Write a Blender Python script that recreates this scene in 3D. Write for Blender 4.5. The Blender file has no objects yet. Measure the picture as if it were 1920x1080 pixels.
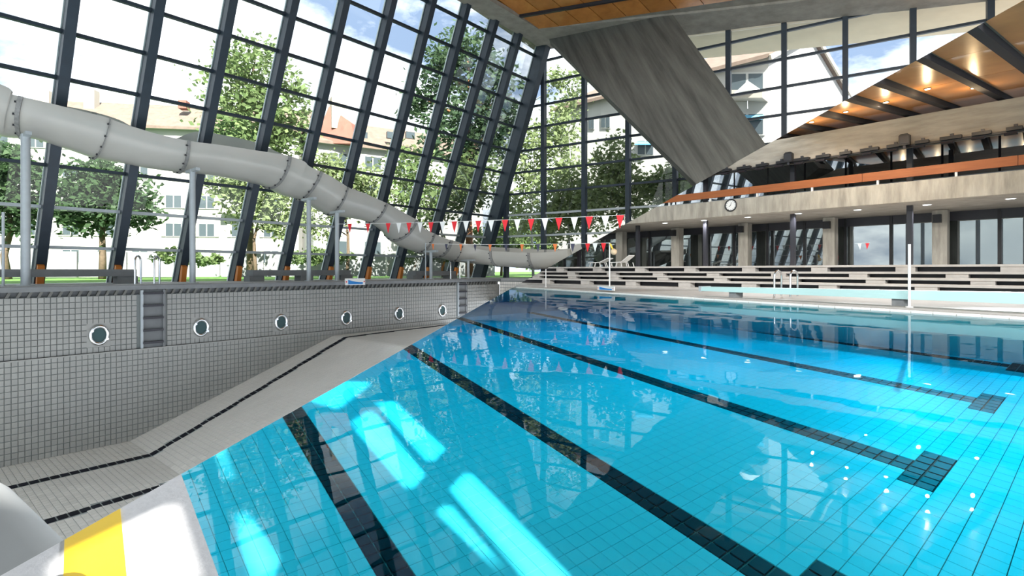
import bpy, bmesh, math, random
from mathutils import Vector as V
import numpy as np
random.seed(7)
SC = bpy.context.scene
COL = SC.collection

# ---------------------------------------------------------------- camera
F, YH, ZC = 1000.0, 507.0, 1.1            # focal length and horizon in pixels of the 1920x1080 frame, eye height over the water
cam = bpy.data.cameras.new('camera')
cam.sensor_width = 36.0
cam.lens = 36.0 * F / 1920.0
cam.shift_y = -(540 - YH) / 1920.0
cam.clip_end = 900
camo = bpy.data.objects.new('camera', cam)
camo.location = (0, 0, ZC)
camo.rotation_euler = (math.pi / 2, 0, 0)
COL.objects.link(camo)
SC.camera = camo

# ---------------------------------------------------------------- sky
world = bpy.data.worlds.new('sky')
SC.world = world
world.use_nodes = True
nt = world.node_tree
bg = nt.nodes['Background']
tc = nt.nodes.new('ShaderNodeTexCoord')
mp = nt.nodes.new('ShaderNodeMapping'); mp.inputs['Location'].default_value = (3.1, .4, 0); mp.inputs['Scale'].default_value = (2.0, 2.0, 4.5)
nz = nt.nodes.new('ShaderNodeTexNoise'); nz.inputs['Scale'].default_value = 1.6
nz.inputs['Detail'].default_value = 7; nz.inputs['Roughness'].default_value = 0.58
cr = nt.nodes.new('ShaderNodeValToRGB')
cr.color_ramp.elements[0].position = 0.40; cr.color_ramp.elements[0].color = (0.155, 0.21, 0.315, 1)
cr.color_ramp.elements[1].position = 0.56; cr.color_ramp.elements[1].color = (0.80, 0.82, 0.84, 1)
nt.links.new(tc.outputs['Generated'], mp.inputs['Vector'])
nt.links.new(mp.outputs['Vector'], nz.inputs['Vector'])
nt.links.new(nz.outputs['Fac'], cr.inputs['Fac'])
nt.links.new(cr.outputs['Color'], bg.inputs['Color'])
bg.inputs['Strength'].default_value = 1.0

# ---------------------------------------------------------------- sun (behind the camera, to the right)
SUN = V((0.297, -0.683, 0.669)).normalized()      # towards the sun
sl = bpy.data.lights.new('sun', 'SUN'); sl.energy = 8.0; sl.angle = math.radians(0.35); sl.color = (1.0, 0.95, 0.87)
so = bpy.data.objects.new('sun', sl); so.location = SUN * 100
so.rotation_euler = SUN.to_track_quat('Z', 'Y').to_euler()
COL.objects.link(so)

vs = SC.view_settings
vs.view_transform = 'Standard'; vs.look = 'None'; vs.gamma = 1.0; vs.use_curve_mapping = False
vs.exposure = 1.7
SC.cycles.max_bounces = 10; SC.cycles.diffuse_bounces = 5; SC.cycles.glossy_bounces = 4
SC.cycles.transparent_max_bounces = 24

# ---------------------------------------------------------------- projection helpers
CAM = V((0, 0, ZC))
def ray(x, y): return V(((x - 960) / F, 1.0, -(y - YH) / F))
def P(x, y, Z): return CAM + ray(x, y) * Z
def on_plane(x, y, co, no):
    r = ray(x, y); return CAM + r * ((co - CAM).dot(no) / r.dot(no))
def on_z(x, y, z): return P(x, y, (ZC - z) * F / (y - YH))
def ray_line(x, Q, d):
    """plan point where the vertical plane through picture column x meets the plan line Q + s d"""
    k = (x - 960) / F
    s = (k * Q.y - Q.x) / (d.x - k * d.y)
    return V((Q.x + s * d.x, Q.y + s * d.y, 0))
def pix(p):
    q = p - CAM
    return (960 + F * q.x / q.y, YH - F * q.z / q.y) if q.y > 0.05 else (-9999, -9999)
# the place is shown in two states that meet in one inclined plane: the drained pool above it, the filled pool below it
SEAM_N = V((-0.5625, 0.033, 1.0)).normalized()
def side(p): return SEAM_N.dot(p - CAM)

# ---------------------------------------------------------------- mesh helpers
class MB:
    def __init__(s): s.v = []; s.f = []; s.m = []
    def add(s, vs, fs, m=0):
        o = len(s.v); s.v += [V(p) for p in vs]; s.f += [[i + o for i in f] for f in fs]; s.m += [m] * len(fs)
        return s
    def hexa(s, a, b, m=0):
        return s.add(list(a) + list(b), [(3, 2, 1, 0), (4, 5, 6, 7), (0, 1, 5, 4), (1, 2, 6, 5), (2, 3, 7, 6), (3, 0, 4, 7)], m)
    def open_hexa(s, a, b, m=0):
        return s.add(list(a) + list(b), [(4, 5, 6, 7), (0, 1, 5, 4), (1, 2, 6, 5), (2, 3, 7, 6), (3, 0, 4, 7)], m)
    def box(s, c, x, y, z, m=0):
        """centre c and three half-axis vectors"""
        c, x, y, z = V(c), V(x), V(y), V(z)
        return s.hexa([c - x - y - z, c + x - y - z, c + x + y - z, c - x + y - z],
                      [c - x - y + z, c + x - y + z, c + x + y + z, c - x + y + z], m)
    def beam(s, a, b, w, h, up=V((0, 0, 1)), m=0):
        a, b = V(a), V(b); d = (b - a).normalized(); sd = d.cross(up).normalized(); u = sd.cross(d).normalized()
        return s.box((a + b) / 2, (b - a) / 2, sd * w / 2, u * h / 2, m)
    def prism(s, poly, off, m=0):
        n = len(poly); off = V(off); poly = [V(p) for p in poly]
        return s.add(poly + [p + off for p in poly],
                     [tuple(reversed(range(n))), tuple(range(n, 2 * n))] + [(i, (i + 1) % n, n + (i + 1) % n, n + i) for i in range(n)], m)
    def tube(s, path, r, n=8, m=0, cap=True):
        path = [V(p) for p in path]; rr = r if isinstance(r, (list, tuple)) else [r] * len(path)
        o = len(s.v); ref = None
        for i, p in enumerate(path):
            t = (path[min(i + 1, len(path) - 1)] - path[max(i - 1, 0)]).normalized()
            if ref is None: ref = t.cross(V((0.31, 0.2, 0.93))); ref = ref if ref.length > .1 else t.cross(V((1, 0, 0))); ref.normalize()
            ref = (ref - t * ref.dot(t)).normalized(); b = t.cross(ref)
            for k in range(n):
                a = 2 * math.pi * k / n; s.v.append(p + (ref * math.cos(a) + b * math.sin(a)) * rr[i])
        for i in range(len(path) - 1):
            for k in range(n):
                s.f.append([o + i * n + k, o + i * n + (k + 1) % n, o + (i + 1) * n + (k + 1) % n, o + (i + 1) * n + k]); s.m.append(m)
        if cap:
            s.f.append([o + k for k in reversed(range(n))]); e = o + (len(path) - 1) * n
            s.f.append([e + k for k in range(n)]); s.m += [m, m]
        return s
    def disc(s, c, axis, r, h, n=20, m=0):
        axis = V(axis).normalized(); return s.tube([V(c), V(c) + axis * h], r, n, m)
    def ring(s, c, axis, r, w, n=28, k=8, m=0):
        axis = V(axis).normalized(); a = axis.orthogonal().normalized(); b = axis.cross(a); o = len(s.v); c = V(c)
        for i in range(n):
            t = 2 * math.pi * i / n; d = a * math.cos(t) + b * math.sin(t)
            for j in range(k):
                q = 2 * math.pi * j / k; s.v.append(c + d * (r + w * math.cos(q)) + axis * w * math.sin(q))
        for i in range(n):
            for j in range(k):
                s.f.append([o + i * k + j, o + ((i + 1) % n) * k + j, o + ((i + 1) % n) * k + (j + 1) % k, o + i * k + (j + 1) % k]); s.m.append(m)
        return s
    def oval(s, c, a, b, axis, r, w, n=32, k=8):
        o = len(s.v)
        for i in range(n):
            t = 2 * math.pi * i / n; d = a * math.cos(t) + b * math.sin(t)
            for j in range(k):
                q = 2 * math.pi * j / k; s.v.append(c + d * (r + w * math.cos(q)) + axis * w * math.sin(q))
        for i in range(n):
            for j in range(k):
                s.f.append([o + i * k + j, o + ((i + 1) % n) * k + j, o + ((i + 1) % n) * k + (j + 1) % k, o + i * k + (j + 1) % k]); s.m.append(0)
        return s
    def build(s, name, mat, parent=None, clip=None, extra=(), smooth=False, org=None):
        """link the collected shapes as one mesh object; clip 'A' keeps the drained half, 'B' the filled half"""
        planes = list(extra)
        if clip == 'A': planes.append((CAM, -SEAM_N))
        if clip == 'B': planes.append((CAM, SEAM_N))
        base = V(parent['_org']) if parent is not None and '_org' in parent else V((0, 0, 0))
        if parent is None and org is not None: base = V(org)
        vs_ = s.v
        cut = []
        for co, no in planes:            # keeps the side the normal points away from
            d = [no.dot(p - co) for p in vs_]
            if max(d) <= 1e-6: continue
            if min(d) >= -1e-6: return None
            cut.append((co, no))
        me = bpy.data.meshes.new(name)
        me.from_pydata([tuple(p - base) for p in vs_], [], s.f)
        if any(s.m): me.polygons.foreach_set('material_index', s.m)
        if cut:
            bm = bmesh.new(); bm.from_mesh(me)
            for co, no in cut:
                r = bmesh.ops.bisect_plane(bm, geom=bm.verts[:] + bm.edges[:] + bm.faces[:], plane_co=co - base, plane_no=no, clear_outer=True, dist=1e-5)
                ed = [g for g in r['geom_cut'] if isinstance(g, bmesh.types.BMEdge) and g.is_valid and len(g.link_faces) == 1]
                if ed: bmesh.ops.holes_fill(bm, edges=ed, sides=0)
            if not bm.faces: bm.free(); bpy.data.meshes.remove(me); return None
            bm.to_mesh(me); bm.free()
        if smooth: me.polygons.foreach_set('use_smooth', [True] * len(me.polygons))
        for mm in (mat if isinstance(mat, (list, tuple)) else [mat]): me.materials.append(mm)
        o = bpy.data.objects.new(name, me); COL.objects.link(o)
        if parent is not None: o.parent = parent
        else: o.location = base
        o['_org'] = tuple(base)
        return o
def smooth_angle(o, a=40):
    if o is None: return
    me = o.data; me.polygons.foreach_set('use_smooth', [True] * len(me.polygons))
    try: me.set_sharp_from_angle(angle=math.radians(a))
    except Exception: pass
    return o
def tag(o, label, cat=None, group=None, kind=None):
    if o is None: return o
    if label: o['label'] = label
    if cat: o['category'] = cat
    if group: o['group'] = group
    if kind: o['kind'] = kind
    return o
def thing(name, loc, label=None, cat=None, group=None, kind=None):
    o = bpy.data.objects.new(name, None); COL.objects.link(o); o.location = V(loc); o['_org'] = tuple(V(loc)); o.empty_display_size = .3
    return tag(o, label, cat, group, kind)

# ---------------------------------------------------------------- materials
MATS = {}
def mat(name, col, rough=.5, metal=0., var=0., scale=3., spec=.5, bump=0., col2=None, stretch=(1, 1, 1), rnd=0., emit=None, detail=5, coat=0.):
    if name in MATS: return MATS[name]
    m = bpy.data.materials.new(name); m.use_nodes = True; MATS[name] = m
    n = m.node_tree.nodes; l = m.node_tree.links; b = n['Principled BSDF']
    b.inputs['Base Color'].default_value = (*col, 1); b.inputs['Roughness'].default_value = rough; b.inputs['Metallic'].default_value = metal
    b.inputs['Specular IOR Level'].default_value = spec; b.inputs['Coat Weight'].default_value = coat
    if emit: b.inputs['Emission Color'].default_value = (*emit[0], 1); b.inputs['Emission Strength'].default_value = emit[1]
    src = None
    if var or col2 or bump:
        t = n.new('ShaderNodeTexCoord'); g = n.new('ShaderNodeMapping'); g.inputs['Scale'].default_value = stretch
        z = n.new('ShaderNodeTexNoise'); z.inputs['Scale'].default_value = scale; z.inputs['Detail'].default_value = detail; z.inputs['Roughness'].default_value = .62
        l.new(t.outputs['Object'], g.inputs['Vector']); l.new(g.outputs['Vector'], z.inputs['Vector'])
        if var or col2:
            r = n.new('ShaderNodeValToRGB'); r.color_ramp.elements[0].position = .3; r.color_ramp.elements[1].position = .7
            c2 = col2 or tuple(min(1, c * (1 + var)) for c in col); c1 = col if col2 else tuple(c * (1 - var) for c in col)
            r.color_ramp.elements[0].color = (*c1, 1); r.color_ramp.elements[1].color = (*c2, 1)
            l.new(z.outputs['Fac'], r.inputs['Fac']); src = r.outputs['Color']
        if bump:
            bp = n.new('ShaderNodeBump'); bp.inputs['Strength'].default_value = bump; bp.inputs['Distance'].default_value = .03
            l.new(z.outputs['Fac'], bp.inputs['Height']); l.new(bp.outputs['Normal'], b.inputs['Normal'])
    if rnd:
        oi = n.new('ShaderNodeObjectInfo'); hs = n.new('ShaderNodeHueSaturation')
        mr = n.new('ShaderNodeMapRange'); mr.inputs['To Min'].default_value = 1 - rnd; mr.inputs['To Max'].default_value = 1 + rnd
        l.new(oi.outputs['Random'], mr.inputs['Value']); l.new(mr.outputs['Result'], hs.inputs['Value'])
        if src: l.new(src, hs.inputs['Color'])
        else: hs.inputs['Color'].default_value = (*col, 1)
        src = hs.outputs['Color']
    if src: l.new(src, b.inputs['Base Color'])
    return m
def glass_mat(name, tint, refl, rough=0.0, ior=1.45):
    m = bpy.data.materials.new(name); m.use_nodes = True; n = m.node_tree.nodes; l = m.node_tree.links
    n.remove(n['Principled BSDF']); out = n['Material Output']
    tr = n.new('ShaderNodeBsdfTransparent'); tr.inputs['Color'].default_value = (*tint, 1)
    gl = n.new('ShaderNodeBsdfGlossy'); gl.inputs['Roughness'].default_value = rough
    fr = n.new('ShaderNodeFresnel'); fr.inputs['IOR'].default_value = ior
    mu = n.new('ShaderNodeMath'); mu.operation = 'MULTIPLY'; mu.inputs[1].default_value = refl
    mx = n.new('ShaderNodeMixShader')
    l.new(fr.outputs['Fac'], mu.inputs[0]); l.new(mu.outputs[0], mx.inputs['Fac']); l.new(tr.outputs[0], mx.inputs[1]); l.new(gl.outputs[0], mx.inputs[2])
    l.new(mx.outputs[0], out.inputs['Surface'])
    return m, n, l, gl, fr, out
M_PANE = glass_mat('window_glass', (.96, .98, .97), .55)[0]
M_WATER, wn, wl, wg, wf, wo = glass_mat('pool_water', (1, 1, 1), .62, 0.0, 1.33)
va = wn.new('ShaderNodeVolumeAbsorption'); va.inputs['Color'].default_value = (0.0, .89, .968, 1); va.inputs['Density'].default_value = .85
wl.new(va.outputs[0], wo.inputs['Volume'])
t_ = wn.new('ShaderNodeTexCoord'); z_ = wn.new('ShaderNodeTexNoise'); z_.inputs['Scale'].default_value = 1.3; z_.inputs['Detail'].default_value = 2
b_ = wn.new('ShaderNodeBump'); b_.inputs['Strength'].default_value = .05; b_.inputs['Distance'].default_value = .05
wl.new(t_.outputs['Object'], z_.inputs['Vector']); wl.new(z_.outputs['Fac'], b_.inputs['Height']); wl.new(b_.outputs['Normal'], wg.inputs['Normal'])

M_STEEL = mat('blue_grey_steel', (.018, .030, .045), .5, .0, var=.15, scale=2)
M_STEELL = mat('light_steel', (.42, .46, .48), .4, .2, var=.06)
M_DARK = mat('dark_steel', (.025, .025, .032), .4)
M_BEAM = mat('matt_beam_steel', (.03, .03, .035), .8, spec=.2)
M_BLACK = mat('black_plastic', (.012, .012, .014), .45)
M_CHROME = mat('chrome', (.75, .76, .77), .18, 1.)
M_CONC = mat('concrete', (.30, .28, .245), .85, var=.22, scale=1.2, bump=.25, detail=9, stretch=(1, 1, .6))
M_CONCV = mat('board_marked_concrete', (.36, .335, .285), .85, var=.32, scale=2.2, bump=.2, detail=8, stretch=(1.5, 1.5, .25))
M_CONCH = mat('grained_concrete', (.38, .35, .30), .85, var=.22, scale=2.0, bump=.25, detail=8, stretch=(.35, .35, 2.2))
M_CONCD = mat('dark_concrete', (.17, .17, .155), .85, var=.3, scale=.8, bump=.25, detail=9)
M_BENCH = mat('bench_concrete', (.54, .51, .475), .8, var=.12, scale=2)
M_GREYC = mat('grey_deck_concrete', (.20, .21, .215), .8, var=.12, scale=1.5)
M_DECK = mat('deck_paving', (.34, .345, .345), .7, var=.1, scale=2)
M_DECKB = mat('pale_deck_paving', (.60, .60, .63), .7, var=.06, scale=25, bump=.1)
M_DECKR = mat('beige_deck_paving', (.38, .365, .345), .7, var=.06, scale=3)
M_YEL = mat('yellow_paint', (.85, .56, .01), .5, var=.04)
M_TILE = mat('white_pool_tile', (.86, .83, .78), .25, var=.05, scale=.8, rnd=.06)
M_TILEW = mat('grey_wall_tile', (.325, .325, .305), .3, var=.06, scale=.6, rnd=.07)
M_TILEB = mat('submerged_pool_tile', (.86, .88, .88), .5, rnd=.025, spec=.1)
M_GROUT = mat('pool_grout', (.22, .24, .235), .9)
M_GROUTB = mat('pale_grout', (.50, .54, .54), .9)
M_LINE = mat('black_lane_tile', (.012, .014, .022), .6, rnd=.25, spec=.12)
M_WOOD = mat('ceiling_wood', (.42, .15, .03), .35, col2=(.58, .24, .06), scale=2.2, stretch=(.4, .4, 4), rnd=.18, coat=.15)
M_WOODB = mat('gallery_ceiling_wood', (.40, .16, .04), .3, col2=(.55, .25, .08), scale=1.4, stretch=(.5, .5, 3), rnd=.12, coat=.3)
M_RAIL = mat('rail_wood', (.26, .075, .02), .5, col2=(.34, .11, .03), scale=3, stretch=(.3, .3, 4))
M_SLIDE = mat('slide_fibreglass', (.47, .46, .42), .3, var=.04, scale=.5, coat=.2)
M_SLIDEI = mat('slide_flange', (.25, .25, .24), .6, var=.3, scale=6)
M_ORANGE = mat('orange_base_cladding', (.62, .20, .03), .5)
M_WHITE = mat('white_render', (.34, .335, .325), .85, var=.03, scale=.4)
M_CREAM = mat('cream_render', (.31, .28, .24), .85, var=.04, scale=.4)
M_ROOF = mat('roof_tiles', (.135, .098, .078), .85, var=.2, scale=1.2)
M_ROOFR = mat('red_roof_tiles', (.20, .075, .055), .85, var=.15, scale=1.2)
M_WFRAME = mat('window_frame_white', (.34, .34, .33), .6)
M_WGLASS = mat('far_window_glass', (.05, .065, .075), .2, spec=.3)
M_SHUT = mat('window_shutter', (.34, .36, .30), .7)
M_AWN = mat('blue_awning', (.10, .30, .45), .7)
M_BARK = mat('bark', (.10, .07, .045), .9, var=.3, scale=4)
M_BARKR = mat('red_bark', (.26, .11, .05), .9, var=.3, scale=4)
M_GRASS = mat('grass', (.07, .17, .02), .9, var=.3, scale=3)
M_RED = mat('red_cloth', (.75, .02, .03), .6)
M_WHT = mat('white_cloth', (.80, .80, .78), .6)
M_ORC = mat('orange_cloth', (.85, .22, .06), .6)
M_NAVY = mat('navy_cloth', (.06, .06, .10), .6)
M_TURQ = mat('pale_turquoise_gelcoat', (.40, .60, .59), .4)
M_PLAST = mat('white_plastic', (.78, .78, .76), .4)
M_BLUE = mat('sign_blue', (.02, .22, .60), .4)
M_REFL = mat('dark_mirror_glass', (.012, .014, .014), .02, spec=1.0)
def mirror_mat(name, k, tint):
    m = bpy.data.materials.new(name); m.use_nodes = True; n = m.node_tree.nodes; l = m.node_tree.links; b = n['Principled BSDF']
    b.inputs['Base Color'].default_value = (.01, .012, .012, 1); b.inputs['Roughness'].default_value = .3
    g = n.new('ShaderNodeBsdfGlossy'); g.inputs['Roughness'].default_value = 0.0; g.inputs['Color'].default_value = (*tint, 1)
    mx = n.new('ShaderNodeMixShader'); mx.inputs['Fac'].default_value = k
    l.new(b.outputs[0], mx.inputs[1]); l.new(g.outputs[0], mx.inputs[2]); l.new(mx.outputs[0], n['Material Output'].inputs['Surface'])
    return m
M_MIRU = mirror_mat('coated_upper_glass', .55, (.95, .98, 1)); M_MIRL = mirror_mat('coated_lower_glass', .28, (.85, .95, .95))
M_BEIGE = mat('soffit_board', (.60, .55, .42), .8, var=.05, scale=1)
M_SPOT = mat('spot_lamp', (1, .9, .7), .5, emit=((1, .75, .45), 7))
M_DOWN = mat('downlight_lamp', (1, 1, 1), .5, emit=((.9, .95, 1), 3))
M_LENS = mat('porthole_lens', (.04, .085, .09), .35, spec=.25)
M_YW = mat('yellow_slat', (.62, .44, .16), .5)
M_BOUY = mat('beige_ball', (.72, .55, .36), .5)
def leaf_mat(name, c1, c2):
    m = mat(name, c1, .6, col2=c2, scale=.9, spec=.2)
    n = m.node_tree.nodes; l = m.node_tree.links; b = n['Principled BSDF']; out = n['Material Output']
    t = n.new('ShaderNodeBsdfTranslucent'); mx = n.new('ShaderNodeMixShader'); mx.inputs['Fac'].default_value = .4
    r = [q for q in n if q.type == 'VALTORGB'][0]
    l.new(r.outputs['Color'], t.inputs['Color']); l.new(b.outputs[0], mx.inputs[1]); l.new(t.outputs[0], mx.inputs[2]); l.new(mx.outputs[0], out.inputs['Surface'])
    return m
M_LEAFD = leaf_mat('dark_leaves', (.03, .065, .03), (.07, .12, .05))
M_LEAFL = leaf_mat('light_leaves', (.085, .145, .05), (.18, .24, .10))
M_LEAFP = leaf_mat('pine_needles', (.035, .075, .042), (.085, .135, .065))
M_LEAFB = leaf_mat('birch_leaves', (.12, .17, .065), (.24, .29, .145))

# ---------------------------------------------------------------- the frame of the drained half
dA = V((.84, 1, 0)).normalized()                 # along the glazed long side
nA = V((dA.y, -dA.x, 0))                         # into the hall
dE = V((1.58, -1, 0)).normalized()               # along the glazed end, towards the right
nE = V((-dE.y, dE.x, 0)) * -1                    # into the hall (towards the camera)
if nE.y > 0: nE = -nE
ZD = .457                                        # deck level
POOL0 = V((-19.92, 20.75, 0))                    # poolside edge at the left frame border
def edge_t(x): p = ray_line(x, POOL0, dA); return (p - POOL0).dot(dA)
T_END = edge_t(937); T_START = -14.0
GL0 = V((-19.3, 30.6, ZD)); LEAN = 7.4 / 19.4
gU = (nA * LEAN + V((0, 0, 1)))                  # up along the leaning glass, per metre of height
gN = dA.cross(gU).normalized()
if gN.dot(nA) < 0: gN = -gN                       # points into the hall
corner = ray_line(895, GL0, dA); corner.z = ZD
T_COR = (corner - GL0).dot(dA)
def GP(t, h): return GL0 + dA * t + gU * h
def EPt(x): return ray_line(x, corner, dE)       # plan point on the glazed end at picture column x
# roof plane
top_c = GP(T_COR, 19.3)
e1 = EPt(1855); e1.z = ZC + (YH - 0) / F * e1.y
l1 = on_plane(885, 0, GL0, gN)
rN = (e1 - top_c).cross(l1 - top_c).normalized()
if rN.z < 0: rN = -rN
def on_roof(x, y): return on_plane(x, y, top_c, rN)
def roof_z(p): return top_c.z - (rN.x * (p.x - top_c.x) + rN.y * (p.y - top_c.y)) / rN.z
ROOF_CLIP = (top_c, rN)                          # drops what lies above the roof's underside

# ---------------------------------------------------------------- tile fields
def tile_field(parent, name, fn, nu, nv, nrm, th, gap, m, m_of=None, skip=None, clip=None, limit=300, extra=(), size=1.0):
    """tiles fn(u, v) .. fn(u+1, v+1); those that show largest become parts, the rest one part of kind stuff"""
    cells = []
    sgn = 1 if clip == 'A' else -1
    for i in range(nu):
        for j in range(nv):
            if skip and skip(i, j): continue
            q = [fn(i, j), fn(i + 1, j), fn(i + 1, j + 1), fn(i, j + 1)]
            sd = [side(p) * sgn for p in q]
            if max(sd) <= 0: continue
            pp = [pix(p) for p in q]
            ar = 0.
            if all(-10 < a < 1930 and -10 < b < 1090 for a, b in pp) and min(sd) > 0:
                ar = abs(sum(pp[k][0] * pp[(k + 1) % 4][1] - pp[(k + 1) % 4][0] * pp[k][1] for k in range(4))) / 2
            cells.append((ar, i, j, q))
    cells.sort(key=lambda c: -c[0])
    rest = MB()
    for k, (ar, i, j, q) in enumerate(cells):
        c = (q[0] + q[1] + q[2] + q[3]) / 4
        lo = [c + (p - c) * (1 - gap) for p in q]
        hi = [c + (p - c) * (1 - gap * 1.5) + nrm * th for p in q]
        mm = m_of(i, j) if m_of else m
        if k < limit and ar > 0:
            MB().open_hexa(lo, hi).build(name, mm, parent, clip, extra)
        else:
            rest.open_hexa(lo, hi)
    if rest.v: tag(rest.build(name + '_field', m, parent, clip, extra), None, kind='stuff')

# ================================================================ LARGE STRUCTURE, drained half
# ---- glazed long side: leaning mullions, transoms, panes
wl_ = thing('wall_left', GP(0, 0), 'tall leaning glass curtain wall with blue-grey steel posts behind the slide', kind='structure')
meas = [((72, 500), (134, 0)), ((215, 500), (295, 0)), ((337, 500), (430, 0)), ((440, 500), (546, 0)), ((530, 497), (642, 0)), ((612, 495), (730, 0)),
        ((685, 490), (805, 0)), ((745, 490), (872, 0)), ((797, 485), (925, 30)), ((848, 490), (969, 57)), ((899, 490), (1012, 84))]
mull = []
for (b, t) in meas:
    pb, pt = on_plane(*b, GL0, gN), on_plane(*t, GL0, gN)
    hb, ht = (pb.z - GL0.z), (pt.z - GL0.z)
    tb, tt = (pb - GL0 - gU * hb).dot(dA), (pt - GL0 - gU * ht).dot(dA)
    k = (tt - tb) / (ht - hb)
    mull.append((tb - k * hb, k))
st = (mull[6][0] - mull[0][0]) / 6
mull = [(mull[0][0] - st * i, mull[0][1]) for i in range(9, 0, -1)] + mull
HT = 21.0
def mp_(i, h): return GP(mull[i][0] + mull[i][1] * h, h)
zk = [ZD + .02] + [2.26 + 1.87 * k for k in range(10)] + [HT + ZD]
zk = [z - ZD for z in zk]
for i in range(len(mull)):
    last = i == len(mull) - 1
    a, b = mp_(i, -.1), mp_(i, HT)
    d = (b - a).normalized(); w = d.cross(gN).normalized()
    wd, dp = (.20, .34) if not last else (.32, .55)
    m_ = MB().box((a + b) / 2 + gN * dp * .75, (b - a) / 2, w * wd, gN * dp)
    o = m_.build('mullion', M_STEEL, wl_, 'A', [ROOF_CLIP])
    MB().box((a + b) / 2 - gN * .06, (b - a) / 2, w * (wd + .05), gN * .05).build('glazing_bar', M_STEELL, wl_, 'A', [ROOF_CLIP])
    if i >= 8:
        c = mp_(i, .0); hh = 1.15
        MB().hexa([c - w * .13 + gN * .62, c + w * .13 + gN * .62, c + w * .13 + gN * 1.0, c - w * .13 + gN * 1.0],
                  [p + gU * hh for p in (c - w * .13 + gN * .62, c + w * .13 + gN * .62, c + w * .13 + gN * .86, c - w * .13 + gN * .86)]).build('base_cladding', M_ORANGE, wl_, 'A')
for i in range(len(mull) - 1):
    for k in range(len(zk) - 1):
        q = [mp_(i, zk[k]), mp_(i + 1, zk[k]), mp_(i + 1, zk[k + 1]), mp_(i, zk[k + 1])]
        if k > 0:
            MB().beam(mp_(i, zk[k]) + gN * .12, mp_(i + 1, zk[k]) + gN * .12, .22, .15).build('transom', M_STEELL if k < 3 else M_STEEL, wl_, 'A', [ROOF_CLIP])
        MB().prism(q, gN * .02).build('pane', M_PANE, wl_, 'A', [ROOF_CLIP])

# ---- glazed end: vertical mullions
wb_ = thing('wall_back', corner, 'upright glass end wall with dark steel mullions beyond the concrete strut', kind='structure')
ex = [870, 952, 1022, 1098, 1180, 1268, 1367, 1471, 1585, 1711, 1855, 2010]
ep = [EPt(x) for x in ex]
GLASS_CLIP = (GL0, -gN)                          # drops what lies outside the leaning glass
ez = [ZD] + [2.26 + 1.87 * k for k in range(10)] + [22.]
for i, p in enumerate(ep):
    if i:
        MB().box(p + V((0, 0, 10.5)) + nE * .25, dE * .16, nE * .25, V((0, 0, 10.4))).build('mullion', M_STEEL, wb_, 'A', [ROOF_CLIP, GLASS_CLIP])
    if i < len(ep) - 1:
        for k in range(len(ez) - 1):
            a, b = V(p), V(ep[i + 1]); a.z = b.z = ez[k]; c, d = V(b), V(a); c.z = d.z = ez[k + 1]
            if k: MB().beam(a + nE * .1, b + nE * .1, .2, .16).build('transom', M_STEELL if k < 4 else M_STEEL, wb_, 'A', [ROOF_CLIP, GLASS_CLIP])
            MB().prism([a, b, c, d], nE * .02).build('pane', M_PANE, wb_, 'A', [ROOF_CLIP, GLASS_CLIP])

# ---- roof: concrete frame with wood panels
rf = thing('ceiling', top_c, 'concrete roof edge framing brown wooden ceiling panels', kind='structure')
def roofp(x, y, dz=0.): return V((x, y, roof_z(V((x, y, 0))) + dz))
pl = [GP(-62, 0), GP(T_COR, 0) + dA * 1.5, corner + dE * 52, V((75, -12, 0)), V((-75, -12, 0))]
oh = GP(T_COR, 19.3)
poly = [roofp(*(GP(-75, 19.3) - nA * .6).xy), roofp(*(oh - nA * .6 - nE * .1).xy), roofp(*(oh + dE * 60 - nE * .1).xy), roofp(70, -11), roofp(-50, -11)]
MB().prism(poly, V((0, 0, 1.2))).build('roof_slab', M_CONC, rf, 'A')
# overhanging soffit outside the glazed end
q = [oh - nE * .5 + dE * 8, oh - nE * .5 + dE * 60, oh - nE * 5.5 + dE * 60, oh - nE * 5.5 + dE * 8]
MB().prism([roofp(p.x, p.y, .25) for p in q], V((0, 0, .5))).build('roof_soffit', M_BEIGE, rf, 'A')
# wood panels in a grid along the two wall directions
w0 = on_roof(1012, 53)
pan_n = 0
for i in range(-2, 15):
    for j in range(0, 9):
        a0, a1 = i * 1.75, (i + 1) * 1.75; b0, b1 = j * 2.3, (j + 1) * 2.3
        if j >= 1: b0 += .25; b1 += .25
        o_ = V((w0.x, w0.y, 0))
        q = [o_ + dE * (a0 + .03) - dA * (b0 + .03), o_ + dE * (a1 - .03) - dA * (b0 + .03), o_ + dE * (a1 - .03) - dA * (b1 - .03), o_ + dE * (a0 + .03) - dA * (b1 - .03)]
        q = [roofp(p.x, p.y, -.12) for p in q]
        if i < 0 and pix(sum(q, V((0, 0, 0))) / 4)[0] < 900: continue
        MB().prism(q, V((0, 0, .1))).build('panel', M_WOOD, rf, 'A', [(GL0 + gN * 1.6, -gN)])
o_ = V((w0.x, w0.y, 0)) - dA * 2.42
MB().beam(roofp(*(o_ - dE * 4).xy, -.16), roofp(*(o_ + dE * 26).xy, -.16), .22, .24).build('ceiling_rail', M_DARK, rf, 'A', [(GL0 + gN * 1.2, -gN)])
# concrete edge beams
MB().prism([on_roof(885, 0) - dA * 30 + V((0, 0, -.1)), on_roof(1003, 80) + V((0, 0, -.1)), on_roof(1020, 58) + V((0, 0, -.1)), on_roof(934, 0) - dA * 30 + V((0, 0, -.1))], V((0, 0, .3))).build('edge_beam', M_CONC, rf, 'A', [GLASS_CLIP])
eb = [(1003, 82), (1277, 64), (1467, 38), (1711, 14), (1930, -12), (1930, -60), (1480, 0), (1287, 22), (1080, 43), (1000, 52)]
MB().prism([on_roof(*p) + V((0, 0, -.16)) for p in eb], V((0, 0, .4))).build('edge_beam', M_CONC, rf, 'A', [GLASS_CLIP])

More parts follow.
